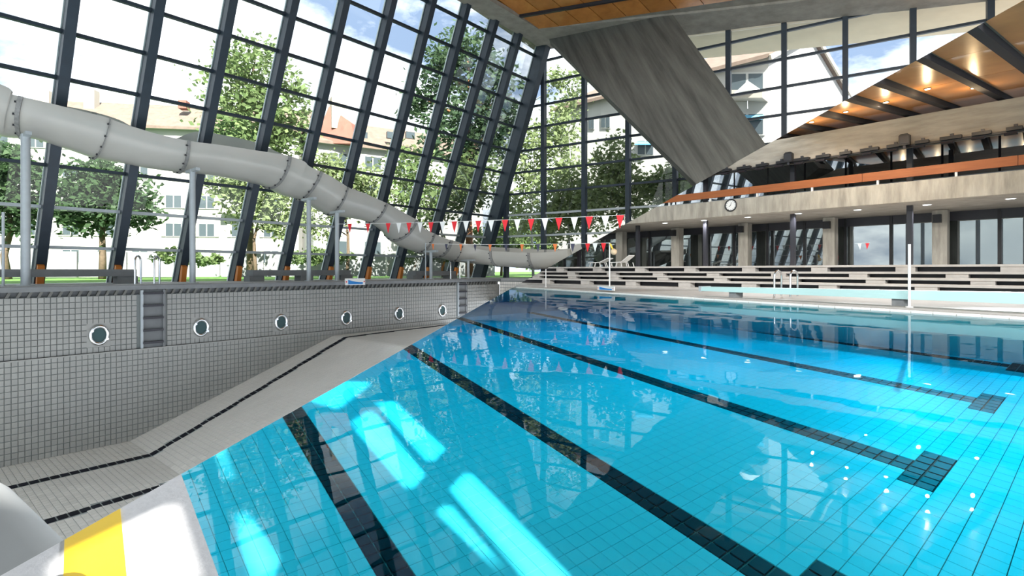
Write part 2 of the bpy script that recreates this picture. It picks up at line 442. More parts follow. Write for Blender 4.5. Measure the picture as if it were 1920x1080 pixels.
# ---- inclined concrete strut
c1, c2, c3 = P(1024, 81, 44.0), P(1272, 57, 36.5), P(1428, 278, 30.0)
sn = (c2 - c1).cross(c3 - c1).normalized()
c4 = on_plane(1290, 372, c1, sn); c3b = on_plane(1475, 345, c1, sn); c4b = on_plane(1375, 425, c1, sn)
up = sn if sn.z > 0 else -sn
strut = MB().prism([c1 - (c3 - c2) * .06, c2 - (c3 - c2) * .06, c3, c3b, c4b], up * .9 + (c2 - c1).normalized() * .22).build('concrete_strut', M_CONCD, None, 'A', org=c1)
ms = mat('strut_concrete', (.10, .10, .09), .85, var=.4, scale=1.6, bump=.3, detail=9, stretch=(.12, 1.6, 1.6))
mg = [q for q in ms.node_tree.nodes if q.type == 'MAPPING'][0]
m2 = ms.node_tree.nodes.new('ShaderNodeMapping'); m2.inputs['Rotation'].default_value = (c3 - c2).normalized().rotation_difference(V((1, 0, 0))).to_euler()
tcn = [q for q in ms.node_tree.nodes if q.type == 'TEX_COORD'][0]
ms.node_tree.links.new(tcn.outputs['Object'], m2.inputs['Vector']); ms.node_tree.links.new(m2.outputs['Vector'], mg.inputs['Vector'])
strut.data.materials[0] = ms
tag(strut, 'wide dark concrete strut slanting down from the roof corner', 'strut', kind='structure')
hc = on_plane(1312, 211, c1, sn)
hole = MB().ring(hc - up * .02, up, .36, .05, 24, 6).disc(hc - up * .03, up, .34, .03, 24).build('ventilation_opening', M_BLACK, strut, 'A')

# ---- deck beside the drained pool
deck = thing('floor_deck', POOL0, 'grey concrete poolside deck in front of the glass wall', kind='structure')
cE = POOL0 + dA * T_END                                        # corner of the pool
def dk(p, z): return V((p.x, p.y, z))
a, b = POOL0 + dA * T_START, cE
g0, g1 = GL0 + dA * (T_START - 6), corner
MB().prism([dk(a, ZD - .12), dk(b, ZD - .12), dk(g1, ZD - .12), dk(g0, ZD - .12)], V((0, 0, .12))).build('deck_slab', M_DECK, deck, 'A')
MB().prism([dk(b, ZD - .12), dk(b + dE * 40, ZD - .12), dk(corner + dE * 45, ZD - .12), dk(corner, ZD - .12)], V((0, 0, .12))).build('deck_slab', M_DECK, deck, 'A')
MB().box(dk((a + b) / 2, ZD - .13) - nA * .35, dA * (b - a).length / 2, nA * .55, V((0, 0, .1))).build('coping', M_GREYC, deck, 'A')
MB().box(dk((a + b) / 2, .12) - nA * .3, dA * (b - a).length / 2, nA * .1, V((0, 0, .2))).build('gutter_back', M_GREYC, deck, 'A')
gs = MB(); n = int((b - a).length / .32)
for i in range(n):
    c = dk(a + dA * (i + .5) * .32, .13) - nA * .12
    gs.box(c, dA * .05 + V((0, 0, 0)), nA * .1, V((0, 0, .13)) + dA * .06)
tag(gs.build('gutter_slats', M_CONCD, deck, 'A'), None, kind='stuff')

# ---- drained pool: tiled side wall, end wall, stepped floor
pool = thing('wall_pool', POOL0, 'grey tiled side wall of the drained pool below the deck', kind='structure')
ZL, ZF, ZS = -2.45, -6.55, -2.78
tB, tS = edge_t(242), edge_t(622)
MB().box(dk((a + b) / 2, -1.25) - nA * .32, dA * (b - a).length / 2, nA * .3, V((0, 0, 1.25))).build('wall_core', M_GROUT, pool, 'A')
MB().box(dk((a + b) / 2, (ZL + ZF) / 2 - .4) - nA * .16, dA * (b - a).length / 2, nA * .28, V((0, 0, (ZL - ZF) / 2 + .4))).build('wall_core', M_GROUT, pool, 'A')
TS = .20
holes = []                                                     # portholes and step niches on the wall, as (t, z, half width, half height)
for x, y in ((185, 628), (376, 614), (526, 604), (648, 596), (747, 588), (828, 582)):
    p = ray_line(x, POOL0, dA); holes.append(((p - POOL0).dot(dA), ZC - (y - YH) / F * p.y, .32, .38))
niche = []
for x0, x1, y1, xm in ((262, 309, 652, 285), (857, 874, 592, 865)):
    p0, p1, pm = [ray_line(x, POOL0, dA) for x in (x0, x1, xm)]
    t0, t1 = (p0 - POOL0).dot(dA), (p1 - POOL0).dot(dA); zb = max(ZC - (y1 - YH) / F * pm.y, ZL)
    niche.append((t0, t1, zb)); holes.append(((t0 + t1) / 2, zb / 2, (t1 - t0) / 2 + .02, -zb / 2 + .02))
def hit(t, z):
    return any(abs(t - h[0]) < h[2] + .02 and abs(z - h[1]) < h[3] + .02 for h in holes)
t00 = -1.5; NU = int((T_END - t00) / TS)
fnU = lambda u, v: POOL0 + dA * (t00 + u * TS) + V((0, 0, -.005 + v * (ZL / 10)))
tile_field(pool, 'tile', fnU, NU, 10, nA, .02, .09, M_TILEW, skip=lambda i, j: hit(t00 + (i + .5) * TS, (j + .5) * ZL / 10), clip='A', limit=150)
def zfl(t): return ZF if t < tB else (ZS if t > tS else ZF + (ZS - ZF) * (t - tB) / (tS - tB))
NV = 17
fnL = lambda u, v: POOL0 + dA * (t00 + u * TS) + nA * .13 + V((0, 0, ZL + v * (ZF - ZL) / NV))
tile_field(pool, 'tile', fnL, NU, NV, nA, .02, .09, M_TILEW, skip=lambda i, j: ZL + (j) * (ZF - ZL) / NV < zfl(t00 + (i + 1) * TS), clip='A', limit=150)
MB().box(dk((a + b) / 2, ZL - .03) + nA * .07, dA * (b - a).length / 2, nA * .09, V((0, 0, .03))).build('wall_ledge', M_TILEW, pool, 'A')
# end wall
pe = thing('wall_pool_end', cE, 'short tiled end wall of the drained pool at the far corner', kind='structure')
MB().box(dk(cE, -2.5) + dE * 8 - nE * .3, dE * 8, nE * .28, V((0, 0, 2.75))).build('wall_core', M_GROUT, pe, 'A')
MB().box(dk(cE, ZD - .1) + dE * 8 - nE * .3, dE * 8, nE * .4, V((0, 0, .1))).build('coping', M_DECK, pe, 'A')
tile_field(pe, 'tile', lambda u, v: cE + dE * (u * TS) + V((0, 0, .2 - v * .25)), 30, 12, nE, .02, .09, M_TILE, clip='A', limit=40)
# floor
pf = thing('floor_pool', dk(POOL0, ZF), 'white tiled sloping floor of the drained pool', kind='structure')
def FP(t, w, dz=0.): p = POOL0 + dA * t + nA * w; return V((p.x, p.y, zfl(t) + dz))
for t0, t1 in ((-16, tB), (tB, tS), (tS, T_END)):
    MB().prism([FP(t0, -.2, -.3), FP(t1 - 1e-4, -.2, -.3), FP(t1 - 1e-4, 30, -.3), FP(t0, 30, -.3)], V((0, 0, .28))).build('floor_bed', M_GROUTB, pf, 'A')
# black guide lines, measured on the floor
def onfloor(x, y, zz=None):
    if zz is not None: return on_z(x, y, zz)
lineA = [on_z(-10, 921, ZF), on_z(300, 849, ZF), on_z(706, 625, ZS), on_z(836, 609.5, ZS)]
lineB = [on_z(95, 976, ZF), on_z(300, 913, ZF)]
def tw(p): q = p - POOL0; q = V((q.x, q.y, 0)); return q.dot(dA), q.dot(nA)
la = [tw(p) for p in lineA]; lb = [tw(p) for p in lineB]
def lw(pts, t):
    for (t0, w0_), (t1, w1_) in zip(pts, pts[1:]):
        if t <= t1 or (t1, w1_) == pts[-1]: return w0_ + (w1_ - w0_) * (t - t0) / (t1 - t0)
LW = .17
nf = int((T_END + 1.6) / TS)
def on_line(t, w):
    return abs(w - lw(la, t)) < LW + .06 or (t < tB + 1 and abs(w - lw(lb, t)) < LW + .06)
tile_field(pf, 'tile', lambda u, v: FP(-1.6 + u * TS, .12 + v * .24), nf, 46, V((0, 0, 1)), .012, .05, M_TILE, skip=lambda i, j: on_line(-1.6 + (i + .5) * TS, .12 + (j + .5) * .24), clip='A', limit=300)
for pts, ta, tb_ in ((la, -1.6, T_END - .3), (lb, -3, tB + 1.)):
    s = MB()
    t = ta
    while t < tb_ - .3:
        t1 = t + .29
        if not (t < tB < t1 or t < tS < t1) or True:
            w0_, w1_ = lw(pts, t), lw(pts, t1)
            q = [FP(t + .022, w0_ - LW), FP(t1 - .022, w1_ - LW), FP(t1 - .022, w1_ + LW), FP(t + .022, w0_ + LW)]
            MB().open_hexa(q, [p + V((0, 0, .014)) for p in q]).build('line_tile', M_LINE, pf, 'A')
        t = t1

# ================================================================ LARGE STRUCTURE, filled half
UP = V((0, 0, 1))
ZB = -1.0                                         # pool floor
dG = V((-.89, 1, 0)).normalized()                 # along the gallery, away from the camera
nG = V((dG.y, -dG.x, 0))                          # towards the gallery
G0 = P(1372, 385, 29.0); G0.z = 0                 # foot of the parapet front
def GX(x, back): return ray_line(x, G0 + nG * back, dG)       # plan point at picture column x on the line this far behind the parapet front
def GZ(x, y, back): p = GX(x, back); return ZC - (y - YH) / F * p.y
gs_ = lambda x, back: (GX(x, back) - G0).dot(dG)
def GS(s, back, z): p = G0 + dG * s + nG * back; return V((p.x, p.y, z))
S0, S1 = gs_(2150, 0), 47.0                       # extent along the gallery

# ---- floor and lanes
lanes_px = [((550, 777), (733, 1075)), ((768, 653), (1417, 1071)), ((893, 607), (1671, 863)), ((913, 570), (1800, 746)), ((1300, 606), (1881, 685)), ((1300, 581), (1913, 645))]
lanes = [(on_z(*a_, ZB), on_z(*b_, ZB)) for a_, b_ in lanes_px]
edgeL = (on_z(290, 890, ZB), on_z(352, 1080, ZB))
cy = math.radians(48); dC = V((math.sin(cy), math.cos(cy), 0))
def isect(p, d, q, e):
    den = d.x * e.y - d.y * e.x; r = q - p
    return p + d * ((r.x * e.y - r.y * e.x) / den)
ref = lanes[2]; rd = (ref[1] - ref[0]).normalized()
T2 = on_z(1701, 879, ZB); VT = isect(T2, dC, ref[0], rd)
PV = .17
lines_u = [edgeL] + lanes
us = [-11, 0, 18, 36, 54, 72, 90]
e5 = lanes[5]; r5 = (e5[1] - e5[0]).normalized()
memo = {}
def lane_pt(k, v):
    if (k, v) not in memo:
        c = VT + rd * (v * PV); l_ = lines_u[k]
        memo[k, v] = isect(l_[0], (l_[1] - l_[0]).normalized(), c, dC)
    return memo[k, v]
def BF(u, v):
    k = 0
    while k < len(us) - 2 and u > us[k + 1]: k += 1
    a_, b_ = lane_pt(k, v), lane_pt(k + 1, v); f_ = (u - us[k]) / (us[k + 1] - us[k])
    p = a_ + (b_ - a_) * f_
    return V((p.x, p.y, ZB))
V0, V1 = -112, 30
pb = thing('floor_pool_filled', BF(18, 0), 'tiled floor of the filled pool with black lane lines under blue water', kind='structure')
MB().prism([V((-40, -6, ZB - .3)), V((30, -6, ZB - .3)), V((30, 60, ZB - .3)), V((-40, 60, ZB - .3))], V((0, 0, .285))).build('floor_bed', M_GROUTB, pb, 'B')
def is_lane(i, j, U0=-11):
    u, v = i + U0, j + V0
    for L_ in (0, 18, 36, 54, 72, 90):
        if L_ - 1 <= u < L_ + 1 and v < 0: return True
        if L_ - 3 <= u < L_ + 3 and 0 <= v < 2: return True
    return False
fnB = lambda i, j: BF(i - 11, j + V0)
ok = lambda i, j: True
def far(i, j):
    p = fnB(i, j); return p.y > 34 or p.y < 1.5 or p.x > 24
tile_field(pb, 'tile', fnB, 11 + 90 + 8, V1 - V0, UP, .008, .03, M_TILEB, skip=lambda i, j: is_lane(i, j) or far(i, j), clip='B', limit=300)
tile_field(pb, 'lane_tile', fnB, 11 + 90 + 8, V1 - V0, UP, .010, .10, M_LINE, skip=lambda i, j: not is_lane(i, j) or far(i, j), clip='B', limit=300)

# ---- near deck on the left, with the yellow mark
e0, e1_ = on_z(340, 890, .12), on_z(410, 1080, .12)
ed = (e1_ - e0).normalized(); en = V((-ed.y, ed.x, 0));
if en.x > 0: en = -en                            # away from the pool
nd = thing('floor_deck_near', e1_, 'pale paving at the near pool corner, mostly in bright sun', kind='structure')
p0, p1 = e0 - ed * 8, e1_ + ed * 9
MB().prism([dk(p0, -.2), dk(p1, -.2), dk(p1 + en * 14, -.2), dk(p0 + en * 14, -.2)], V((0, 0, .32))).build('deck_slab', M_DECKB, nd, 'B')
MB().prism([dk(p0, ZB - .2), dk(p1, ZB - .2), dk(p1 + en * .3, ZB - .2), dk(p0 + en * .3, ZB - .2)], V((0, 0, .81 - .02))).build('pool_side', M_TILEB, nd, 'B')
yq = [on_z(*p, .12) for p in ((121, 1010), (224, 940), (240, 1110), (118, 1110))]
MB().prism(yq, V((0, 0, .003))).build('yellow_marking', M_YEL, nd, 'B')

# ---- water
r0, r1 = on_z(1300, 557.5, .06), on_z(1920, 594.6, .06)       # pool edge on the gallery side
rdr = (r1 - r0).normalized()
rn = V((-rdr.y, rdr.x, 0))
if rn.x < 0: rn = -rn                            # away from the pool
w = [dk(p0, 0), dk(p1, 0), dk(p1 + V((6, -1, 0)), 0), dk(r1 + rdr * 14, 0), dk(r0 - rdr * 45, 0), dk(p0 + V((-5, 60, 0)), 0)]
wa = MB().prism([V((p.x, p.y, ZB - .1)) for p in w], V((0, 0, .1 - ZB))).build('water', M_WATER, None, 'B', org=(0, 8, 0))
tag(wa, 'clear turquoise water filling the lane pool', kind='structure')

# ---- gutter and deck on the gallery side
gd = thing('floor_deck_gallery', r1, 'light beige deck between the filled pool and the bleachers', kind='structure')
qa, qb = r0 - rdr * 30, r1 + rdr * 12
MB().prism([dk(qa, ZB), dk(qb, ZB), dk(qb + rn * .6, ZB), dk(qa + rn * .6, ZB)], V((0, 0, 1 + .0))).build('pool_side', M_TILE, gd, 'B')
n = int((qb - qa).length / .5)
for i in range(n):
    c = qa + rdr * (i + .5) * .5
    MB().box(dk(c, .02) + rn * .17, rdr * .235, rn * .16, V((0, 0, .025))).build('gutter_tile', M_PLAST, gd, 'B')
ap = [qa + rn * .36, qb + rn * .36]
bl = [GS(S0, -5.4, .30), GS(S1, -5.4, .30)]
MB().prism([dk(ap[0], -.1), dk(ap[1], -.1), dk(ap[1] + rn * .9, -.1), dk(ap[0] + rn * .9, -.1)], V((0, 0, .2))).build('deck_kerb', M_DECKR, gd, 'B')
A0, A1 = dk(ap[1] + rn * .9, .1), dk(ap[0] + rn * .9, .1)
MB().add([A0, A1, bl[1], bl[0], A0 - UP * .4, A1 - UP * .4, bl[1] - UP * .4, bl[0] - UP * .4], [(0, 1, 2, 3), (7, 6, 5, 4), (0, 4, 5, 1), (1, 5, 6, 2), (2, 6, 7, 3), (3, 7, 4, 0)]).build('deck_apron', M_DECKR, gd, 'B')

# ---- gallery building
gal = thing('wall_gallery', GS(S0, 0, 1.3), 'two-storey concrete spectator gallery behind the bleachers', kind='structure')
zt = [ZC + (YH - y) / F * GX(1705, b_).y for y, b_ in ((496.5, -2.6), (509.5, -3.4), (521, -4.2), (533, -5.0))]
ZG = zt[0]                                        # gallery ground floor
Z1 = GZ(1705, 378, 0); Z2 = GZ(1705, 340, 0)      # parapet bottom, top
def slab(b0, b1, z0, z1, m, name, par=gal, s0=S0, s1=S1):
    return MB().hexa([GS(s0, b0, z0), GS(s1, b0, z0), GS(s1, b1, z0), GS(s0, b1, z0)], [GS(s0, b0, z1), GS(s1, b0, z1), GS(s1, b1, z1), GS(s0, b1, z1)]).build(name, m, par, 'B')
slab(-1.9, 12, ZG - .5, ZG, M_BENCH, 'ground_floor')
BACK = 6.6
slab(0, .3, Z1, Z2, M_CONCV, 'parapet')
slab(.3, 12, Z1 + .02, Z1 + .45, M_CONC, 'gallery_slab')
Z3, Z4 = GZ(1705, 274, .8), GZ(1705, 218.5, .8)
slab(.8, 1.3, Z3, Z4, M_CONCH, 'upper_beam')
slab(12, 12.3, ZG, Z4 + 2, M_DARK, 'rear_wall')
slab(BACK + .05, BACK + .15, Z1 - .45, Z1 + .02, M_DARK, 'lintel')
slab(BACK - .2, BACK + .4, Z4 + .1, Z4 + .5, M_CONCD, 'head_beam')
# mirror-dark glass, lower and upper storey, pane by pane
ss = S0
while ss < S1:
    s1_ = min(ss + 2.2, S1)
    for z0, z1 in ((ZG + .05, Z1 - .45), (Z1 + .5, Z4 + .1)):
        MB().hexa([GS(ss + .05, BACK + .1, z0), GS(s1_ - .05, BACK + .1, z0), GS(s1_ - .05, BACK + .14, z0), GS(ss + .05, BACK + .14, z0)],
                  [GS(ss + .05, BACK + .1, z1), GS(s1_ - .05, BACK + .1, z1), GS(s1_ - .05, BACK + .14, z1), GS(ss + .05, BACK + .14, z1)]).build('pane', M_MIRL if z0 < 3 else M_MIRU, gal, 'B')
    MB().box(GS(ss, BACK + .08, (ZG + Z1) / 2), dG * .07, nG * .1, V((0, 0, (Z1 - ZG) / 2))).build('glass_frame', M_BLACK, gal, 'B')
    ss = s1_
slab(BACK - .02, BACK + .08, Z1 + 1.75, Z1 + 1.82, M_STEELL, 'transom')
for x in (1165, 1270, 1397, 1557, 1764, 2010):
    p = GX(x, 5.4)
    MB().box(V((p.x, p.y, (ZG + Z1) / 2)), dG * .30, nG * .30, V((0, 0, (Z1 - ZG) / 2))).build('concrete_column', M_CONCV, gal, 'B')
for x in (1086, 1196, 1323, 1487, 1706, 1990):
    p = GX(x, 1.9)
    MB().box(V((p.x, p.y, (ZG + 12) / 2)), dG * .11, nG * .11, V((0, 0, (12 - ZG) / 2))).build('steel_post', M_DARK, gal, 'B', [(GS(0, .8, Z4 + .15), V((0, 0, 1)))])
# posts seen over the upper beam up to the ceiling
# ---- wooden ceiling over the gallery side, rising away from the pool
rise = math.tan(math.radians(5.4))
def CP(s, back, dz=0.): return GS(s, back, Z4 + .35 + rise * (back - 1.3) + dz)
cg = thing('ceiling_gallery', CP(S0, 0), 'warm brown wooden ceiling with dark cross beams over the gallery', kind='structure')
vb = V((1.25, 1.0, .152)).normalized()
MB().hexa([CP(S0 - 20, -24), CP(S1, -24), CP(S1, 13), CP(S0 - 20, 13)], [CP(S0 - 20, -24, .5), CP(S1, -24, .5), CP(S1, 13, .5), CP(S0 - 20, 13, .5)]).build('ceiling_slab', M_CONCD, cg, 'B')
cco = CP(0, 0); cno = (CP(1, 0) - CP(0, 0)).cross(CP(0, 1) - CP(0, 0)).normalized()
beams = [((1837, 44), (1920, 115)), ((1737, 105.5), (1896, 187)), ((1659, 148), (1800, 203.7)), ((1602, 183), (1696, 208)), ((1554, 209), (1644, 230)), ((1512, 232), (1580, 245)), ((1478, 251), (1520, 258))]
sb = []
for (a_, b_) in beams:
    pa = on_plane(*a_, cco, cno); pb2 = on_plane(*b_, cco, cno)
    sa = (pa - G0).dot(dG), (pa - G0).dot(nG); sb2 = (pb2 - G0).dot(dG), (pb2 - G0).dot(nG)
    k = (sb2[0] - sa[0]) / (sb2[1] - sa[1]); sb.append((sa[0] - k * sa[1], k))
kk = sum(k for _, k in sb[:4]) / 4
pos = [s + (k - kk) * 2 for s, k in sb]
dp_ = pos[1] - pos[0]
pos = [pos[0] - 2 * dp_, pos[0] - dp_] + pos
while pos[-1] < 41: pos.append(pos[-1] + dp_)
for s in pos:
    MB().beam(CP(s + kk * -24, -24, -.08), CP(s + kk * 13, 13, -.08), .24, .26).build('ceiling_beam', M_BEAM, cg, 'B')
for s, s2 in zip(pos, pos[1:]):
    for b0 in range(-24, 13, 4):
        b1 = b0 + 3.97
        MB().hexa([CP(s + kk * b0 + .2, b0, -.04), CP(s2 + kk * b0 - .2, b0, -.04), CP(s2 + kk * b1 - .2, b1, -.04), CP(s + kk * b1 + .2, b1, -.04)],
                  [CP(s + kk * b0 + .2, b0, .0), CP(s2 + kk * b0 - .2, b0, .0), CP(s2 + kk * b1 - .2, b1, .0), CP(s + kk * b1 + .2, b1, .0)]).build('panel', M_WOODB, cg, 'B')

# ---- rear of the hall: glazed below, unseen concrete above, its slots shaped to throw the sun patches
rw = thing('wall_rear', (0, -10, 0), 'unseen rear hall wall, glazed below concrete with slots added to shape the sun patches', kind='structure')
RY, RZ0, RZ1, RX0, RX1, RXS = -10.0, 9.5, 21.5, -46., 62., -5.0
def to_rear(p):
    t = (p.y - RY) / -SUN.y; q = p + SUN * t; return (q.x, q.z)
fl = lambda pts: [on_z(x, y, ZB) for x, y in pts]
patches = [fl(p) for p in (
    [(560, 745), (646, 700), (692, 705), (694, 722), (633, 768)],
    [(658, 792), (698, 765), (796, 884), (767, 917)],
    [(702, 752), (740, 750), (834, 838), (806, 866)],
    [(846, 915), (879, 880), (1056, 1062), (1070, 1120), (1010, 1110)],
    [(819, 957), (842, 938), (968, 1085), (955, 1085)],
    [(404, 840), (427, 836), (446, 892), (429, 902)],
    [(446, 961), (467, 948), (529, 1035), (512, 1085), (483, 1090), (462, 1027)])]
patches.append([on_z(x, y, .12) for x, y in ((352, 927), (405, 1075), (412, 1094), (119, 1094), (113, 1041), (140, 1028), (224, 987))])
from mathutils.geometry import tessellate_polygon
outer = [(RXS, RZ0), (RX1, RZ0), (RX1, RZ1), (RXS, RZ1)]
hol = [[to_rear(p) for p in pp] for pp in patches]
loops = [[V((x, z, 0)) for x, z in outer]] + [[V((x, z, 0)) for x, z in h] for h in hol]
tri = tessellate_polygon(loops)
flat = [p for l_ in loops for p in l_]
m_ = MB()
m_.add([V((p.x, RY, p.y)) for p in flat] + [V((p.x, RY - .12, p.y)) for p in flat], [tuple(t) for t in tri] + [tuple(len(flat) + i for i in reversed(t)) for t in tri])
m_.build('sun_patch_mask', M_CONC, rw)
for i in range(28):
    x = RX0 + (RX1 - RX0) * i / 27
    zt0 = RZ0 if x > RXS - .5 else RZ1
    MB().box((x, RY, zt0 / 2), V((.14, 0, 0)), V((0, .2, 0)), V((0, 0, zt0 / 2))).build('mullion', M_STEEL, rw)
    if i < 27:
        x2 = RX0 + (RX1 - RX0) * (i + 1) / 27
        for z0, z1 in ([(0, RZ0)] + ([(RZ0, 15.5), (15.5, RZ1)] if x2 < RXS + .5 else [])):
            MB().box(((x + x2) / 2, RY, (z0 + z1) / 2), V(((x2 - x) / 2 - .1, 0, 0)), V((0, .01, 0)), V((0, 0, (z1 - z0) / 2 - .06))).build('pane', M_PANE, rw)
            MB().box(((x + x2) / 2, RY, z1), V(((x2 - x) / 2, 0, 0)), V((0, .1, 0)), V((0, 0, .08))).build('transom', M_STEEL, rw)
# unseen floodlights added on the rear wall to brighten gallery and water
for x in (-3.0, 0.0, 3.0, 6.0, 9.0):
    c = V((x, RY + .45, RZ0 + .35)); tg = GS(gs_(1600, 0), -3, 1.0); dr = (tg - c).normalized()
    h = MB().box(c, dr.cross(UP).normalized() * .35, dr * .15, dr.cross(UP).cross(dr).normalized() * .25).build('floodlight', M_DARK, rw)  # housing made up for the added fill light, out of view
    fl_ = bpy.data.lights.new('added_fill_beam', 'SPOT'); fl_.energy = 3000; fl_.color = (1.0, .98, .95); fl_.spot_size = math.radians(62); fl_.spot_blend = .6; fl_.shadow_soft_size = .25
    fo_ = bpy.data.objects.new('added_fill_beam', fl_); COL.objects.link(fo_); fo_.parent = h; fo_.location = c + dr * .2 - V(rw['_org'])
    fo_.rotation_euler = (-dr).to_track_quat('Z', 'Y').to_euler()
#@@DETAILS
# ================================================================ OUTSIDE
gr = MB()
gq = [GP(-90, 0) - nA * .6, corner - nA * .6 - nE * .6, corner - nA * .6 - nE * .6 + dE * 120, V((260, 300, 0)), V((-300, 300, 0)), V((-300, 0, 0))]
lawn = MB().prism([dk(p, .05) for p in gq], V((0, 0, .3))).build('ground', M_GRASS, None, 'A', org=(0, 60, .3))
tag(lawn, 'sunlit green lawn outside the glass wall', kind='structure')

def window(par, c, ax, nrm, w, h, shut=None):
    fr = MB().box(c + nrm * .02, ax * w / 2, nrm * .12, UP * h / 2)
    f = fr.build('window', M_WFRAME, par, 'A')
    if f is None: return
    k = 2 if w > 1.6 else 1
    for i in range(k):
        pw = w / k - .16
        MB().box(c + ax * ((i + .5) * w / k - w / 2) + nrm * .15, ax * pw / 2, nrm * .02, UP * (h / 2 - .12)).build('pane', M_WGLASS, f, 'A')
    if shut:
        for s in (-1, 1):
            MB().box(c + ax * s * (w / 2 + .32) + nrm * .1, ax * .28, nrm * .06, UP * h / 2).build('shutter', shut, f, 'A')

def block(name, label, p0, p1, depth, z_e, z_r, wallm, roofm, rows, step, w, h, skip=None, shut=None, gable=None, oh=.9):
    """long house: front from plan point p0 to p1 (left to right), gabled roof"""
    d = (p1 - p0).normalized(); L = (p1 - p0).length; nf = V((d.y, -d.x, 0)); bk = -nf * depth
    if nf.dot(-p0) < 0: nf = -nf; bk = -nf * depth
    t = thing(name, dk((p0 + p1) / 2, .3), label, 'building', 'houses outside the glass')
    m1 = (p0 + bk / 2), (p1 + bk / 2)
    a0, a1, b0, b1 = dk(p0, .3), dk(p1, .3), dk(p0 + bk, .3), dk(p1 + bk, .3)
    E = [dk(p, z_e) for p in (p0, p1, p0 + bk, p1 + bk)]; R = [dk(m1[0], z_r), dk(m1[1], z_r)]
    MB().add([a0, a1, b1, b0, E[0], E[1], E[3], E[2], R[0], R[1]],
             [(3, 2, 1, 0), (0, 1, 5, 4), (2, 3, 7, 6), (1, 2, 6, 9, 5), (3, 0, 4, 8, 7), (4, 5, 9, 8), (6, 7, 8, 9)]).build('wall', wallm, t, 'A')
    for e0_, s_ in (((E[0], E[1]), 1), ((E[2], E[3]), -1)):
        out = nf * oh * s_; dz = (z_r - z_e) / (depth / 2) * oh
        q = [e0_[0] + out - d * .8 - UP * dz, e0_[1] + out + d * .8 - UP * dz, R[1] + d * .8, R[0] - d * .8]
        MB().prism([p + UP * .12 for p in q], UP * .4).build('roof', roofm, t, 'A')
    MB().box((E[0] + E[1]) / 2 + nf * .3 - UP * .25, d * L / 2, nf * .25, UP * .18).build('eave_band', M_WFRAME, t, 'A')
    n_ = int(L / step); of = (L - (n_ - 1) * step) / 2
    for i in range(n_):
        for j, z in enumerate(rows):
            if skip and skip(i, j): continue
            window(t, dk(p0 + d * (of + i * step), z), d, nf, w, h, shut)
    return t, d, nf
def plan(x, Z): return V(((x - 960) / F * Z, Z, 0))
# long white house beyond the leaning glass
pa, pb3 = plan(-420, 74), plan(560, 84)
t1, d1, n1 = block('apartment_house', 'long white apartment house with brown tiled roof behind the slide', pa, pb3, 13, 23.0, 27.6, M_WHITE, M_ROOF,
                   (3.2, 7.3, 11.6, 15.9, 20.2), 4.7, 2.3, 2.1, skip=lambda i, j: (i * 3 + j) % 5 == 3, shut=M_SHUT)
for x, y0, y1, w_ in ((172, 170, 215, .75), (83, 172, 205, 1.1), (345, 190, 205, .6)):
    p = plan(x, 84)
    MB().box(V((p.x, p.y, ZC + (YH - (y0 + y1) / 2) * .084)), d1 * w_, n1 * .7, UP * (y1 - y0) * .042).build('chimney', M_CREAM if w_ > .7 else M_ROOFR, t1, 'A')
for j, z in enumerate((10.3, 14.6)):
    for k in (6, 8):
        c = dk(pa + d1 * (k * 9.4 + 4), z)
        MB().box(c + n1 * .9, d1 * 2.2, n1 * .9, UP * .55).build('balcony', M_WHITE, t1, 'A')
pc, pd = plan(588, 78), plan(905, 92)
t2, d2, n2 = block('apartment_house', 'white house with red gable and brown roof beyond the pale trees', pc, pd, 13, 20.2, 24.6, M_WHITE, M_ROOF,
                   (4.5, 9.0, 13.4, 17.6), 5.2, 2.6, 2.2, skip=lambda i, j: (i + j * 2) % 5 == 4)
g = plan(628, 79)
MB().prism([V((g.x - 3.0, g.y - .6, 19.8)), V((g.x + 3.2, g.y - .4, 19.8)), V((g.x + 2.4, g.y, 23.0)), V((g.x - .9, g.y, 25.4)), V((g.x - 1.9, g.y, 23.0))], V((.4, 4.0, 0))).build('red_gable', M_ROOFR, t2, 'A')
MB().box(V((g.x + .3, g.y + .6, 24.4)), d2 * 1.1, n2 * .8, UP * 2.3).build('chimney', M_CREAM, t2, 'A')
for x in (682, 735, 770):
    p = plan(x, 84); MB().box(V((p.x, p.y - .6, 22.2)), d2 * .7, n2 * .3, UP * .5).build('roof_window', M_WGLASS, t2, 'A')
# gabled white house at the end wall
k0, k1, k2 = plan(1441, 55), plan(1040, 73.5), plan(1580, 65.7)
g3 = thing('gabled_house', dk(k0, .3), 'white gabled house with brown roof seen right of the concrete strut', 'building', 'houses outside the glass')
ZE, ZRd = 23.1, 27.7
pk = (k0 + k2) / 2; pk_l = pk + (k1 - k0); k3 = k2 + (k1 - k0)
MB().add([dk(k0, .3), dk(k2, .3), dk(k3, .3), dk(k1, .3), dk(k0, ZE), dk(k2, ZE), dk(k3, ZE), dk(k1, ZE), dk(pk, ZRd), dk(pk_l, ZRd)],
         [(3, 2, 1, 0), (0, 1, 5, 8, 4), (2, 3, 7, 9, 6), (0, 4, 7, 3), (1, 2, 6, 5), (4, 8, 9, 7), (5, 6, 9, 8)]).build('wall', M_WHITE, g3, 'A')
sd_ = (k1 - k0).normalized(); fo = V((-sd_.y, sd_.x, 0));
if fo.dot(-k0) < 0: fo = -fo
gd_ = (k2 - k0).normalized()
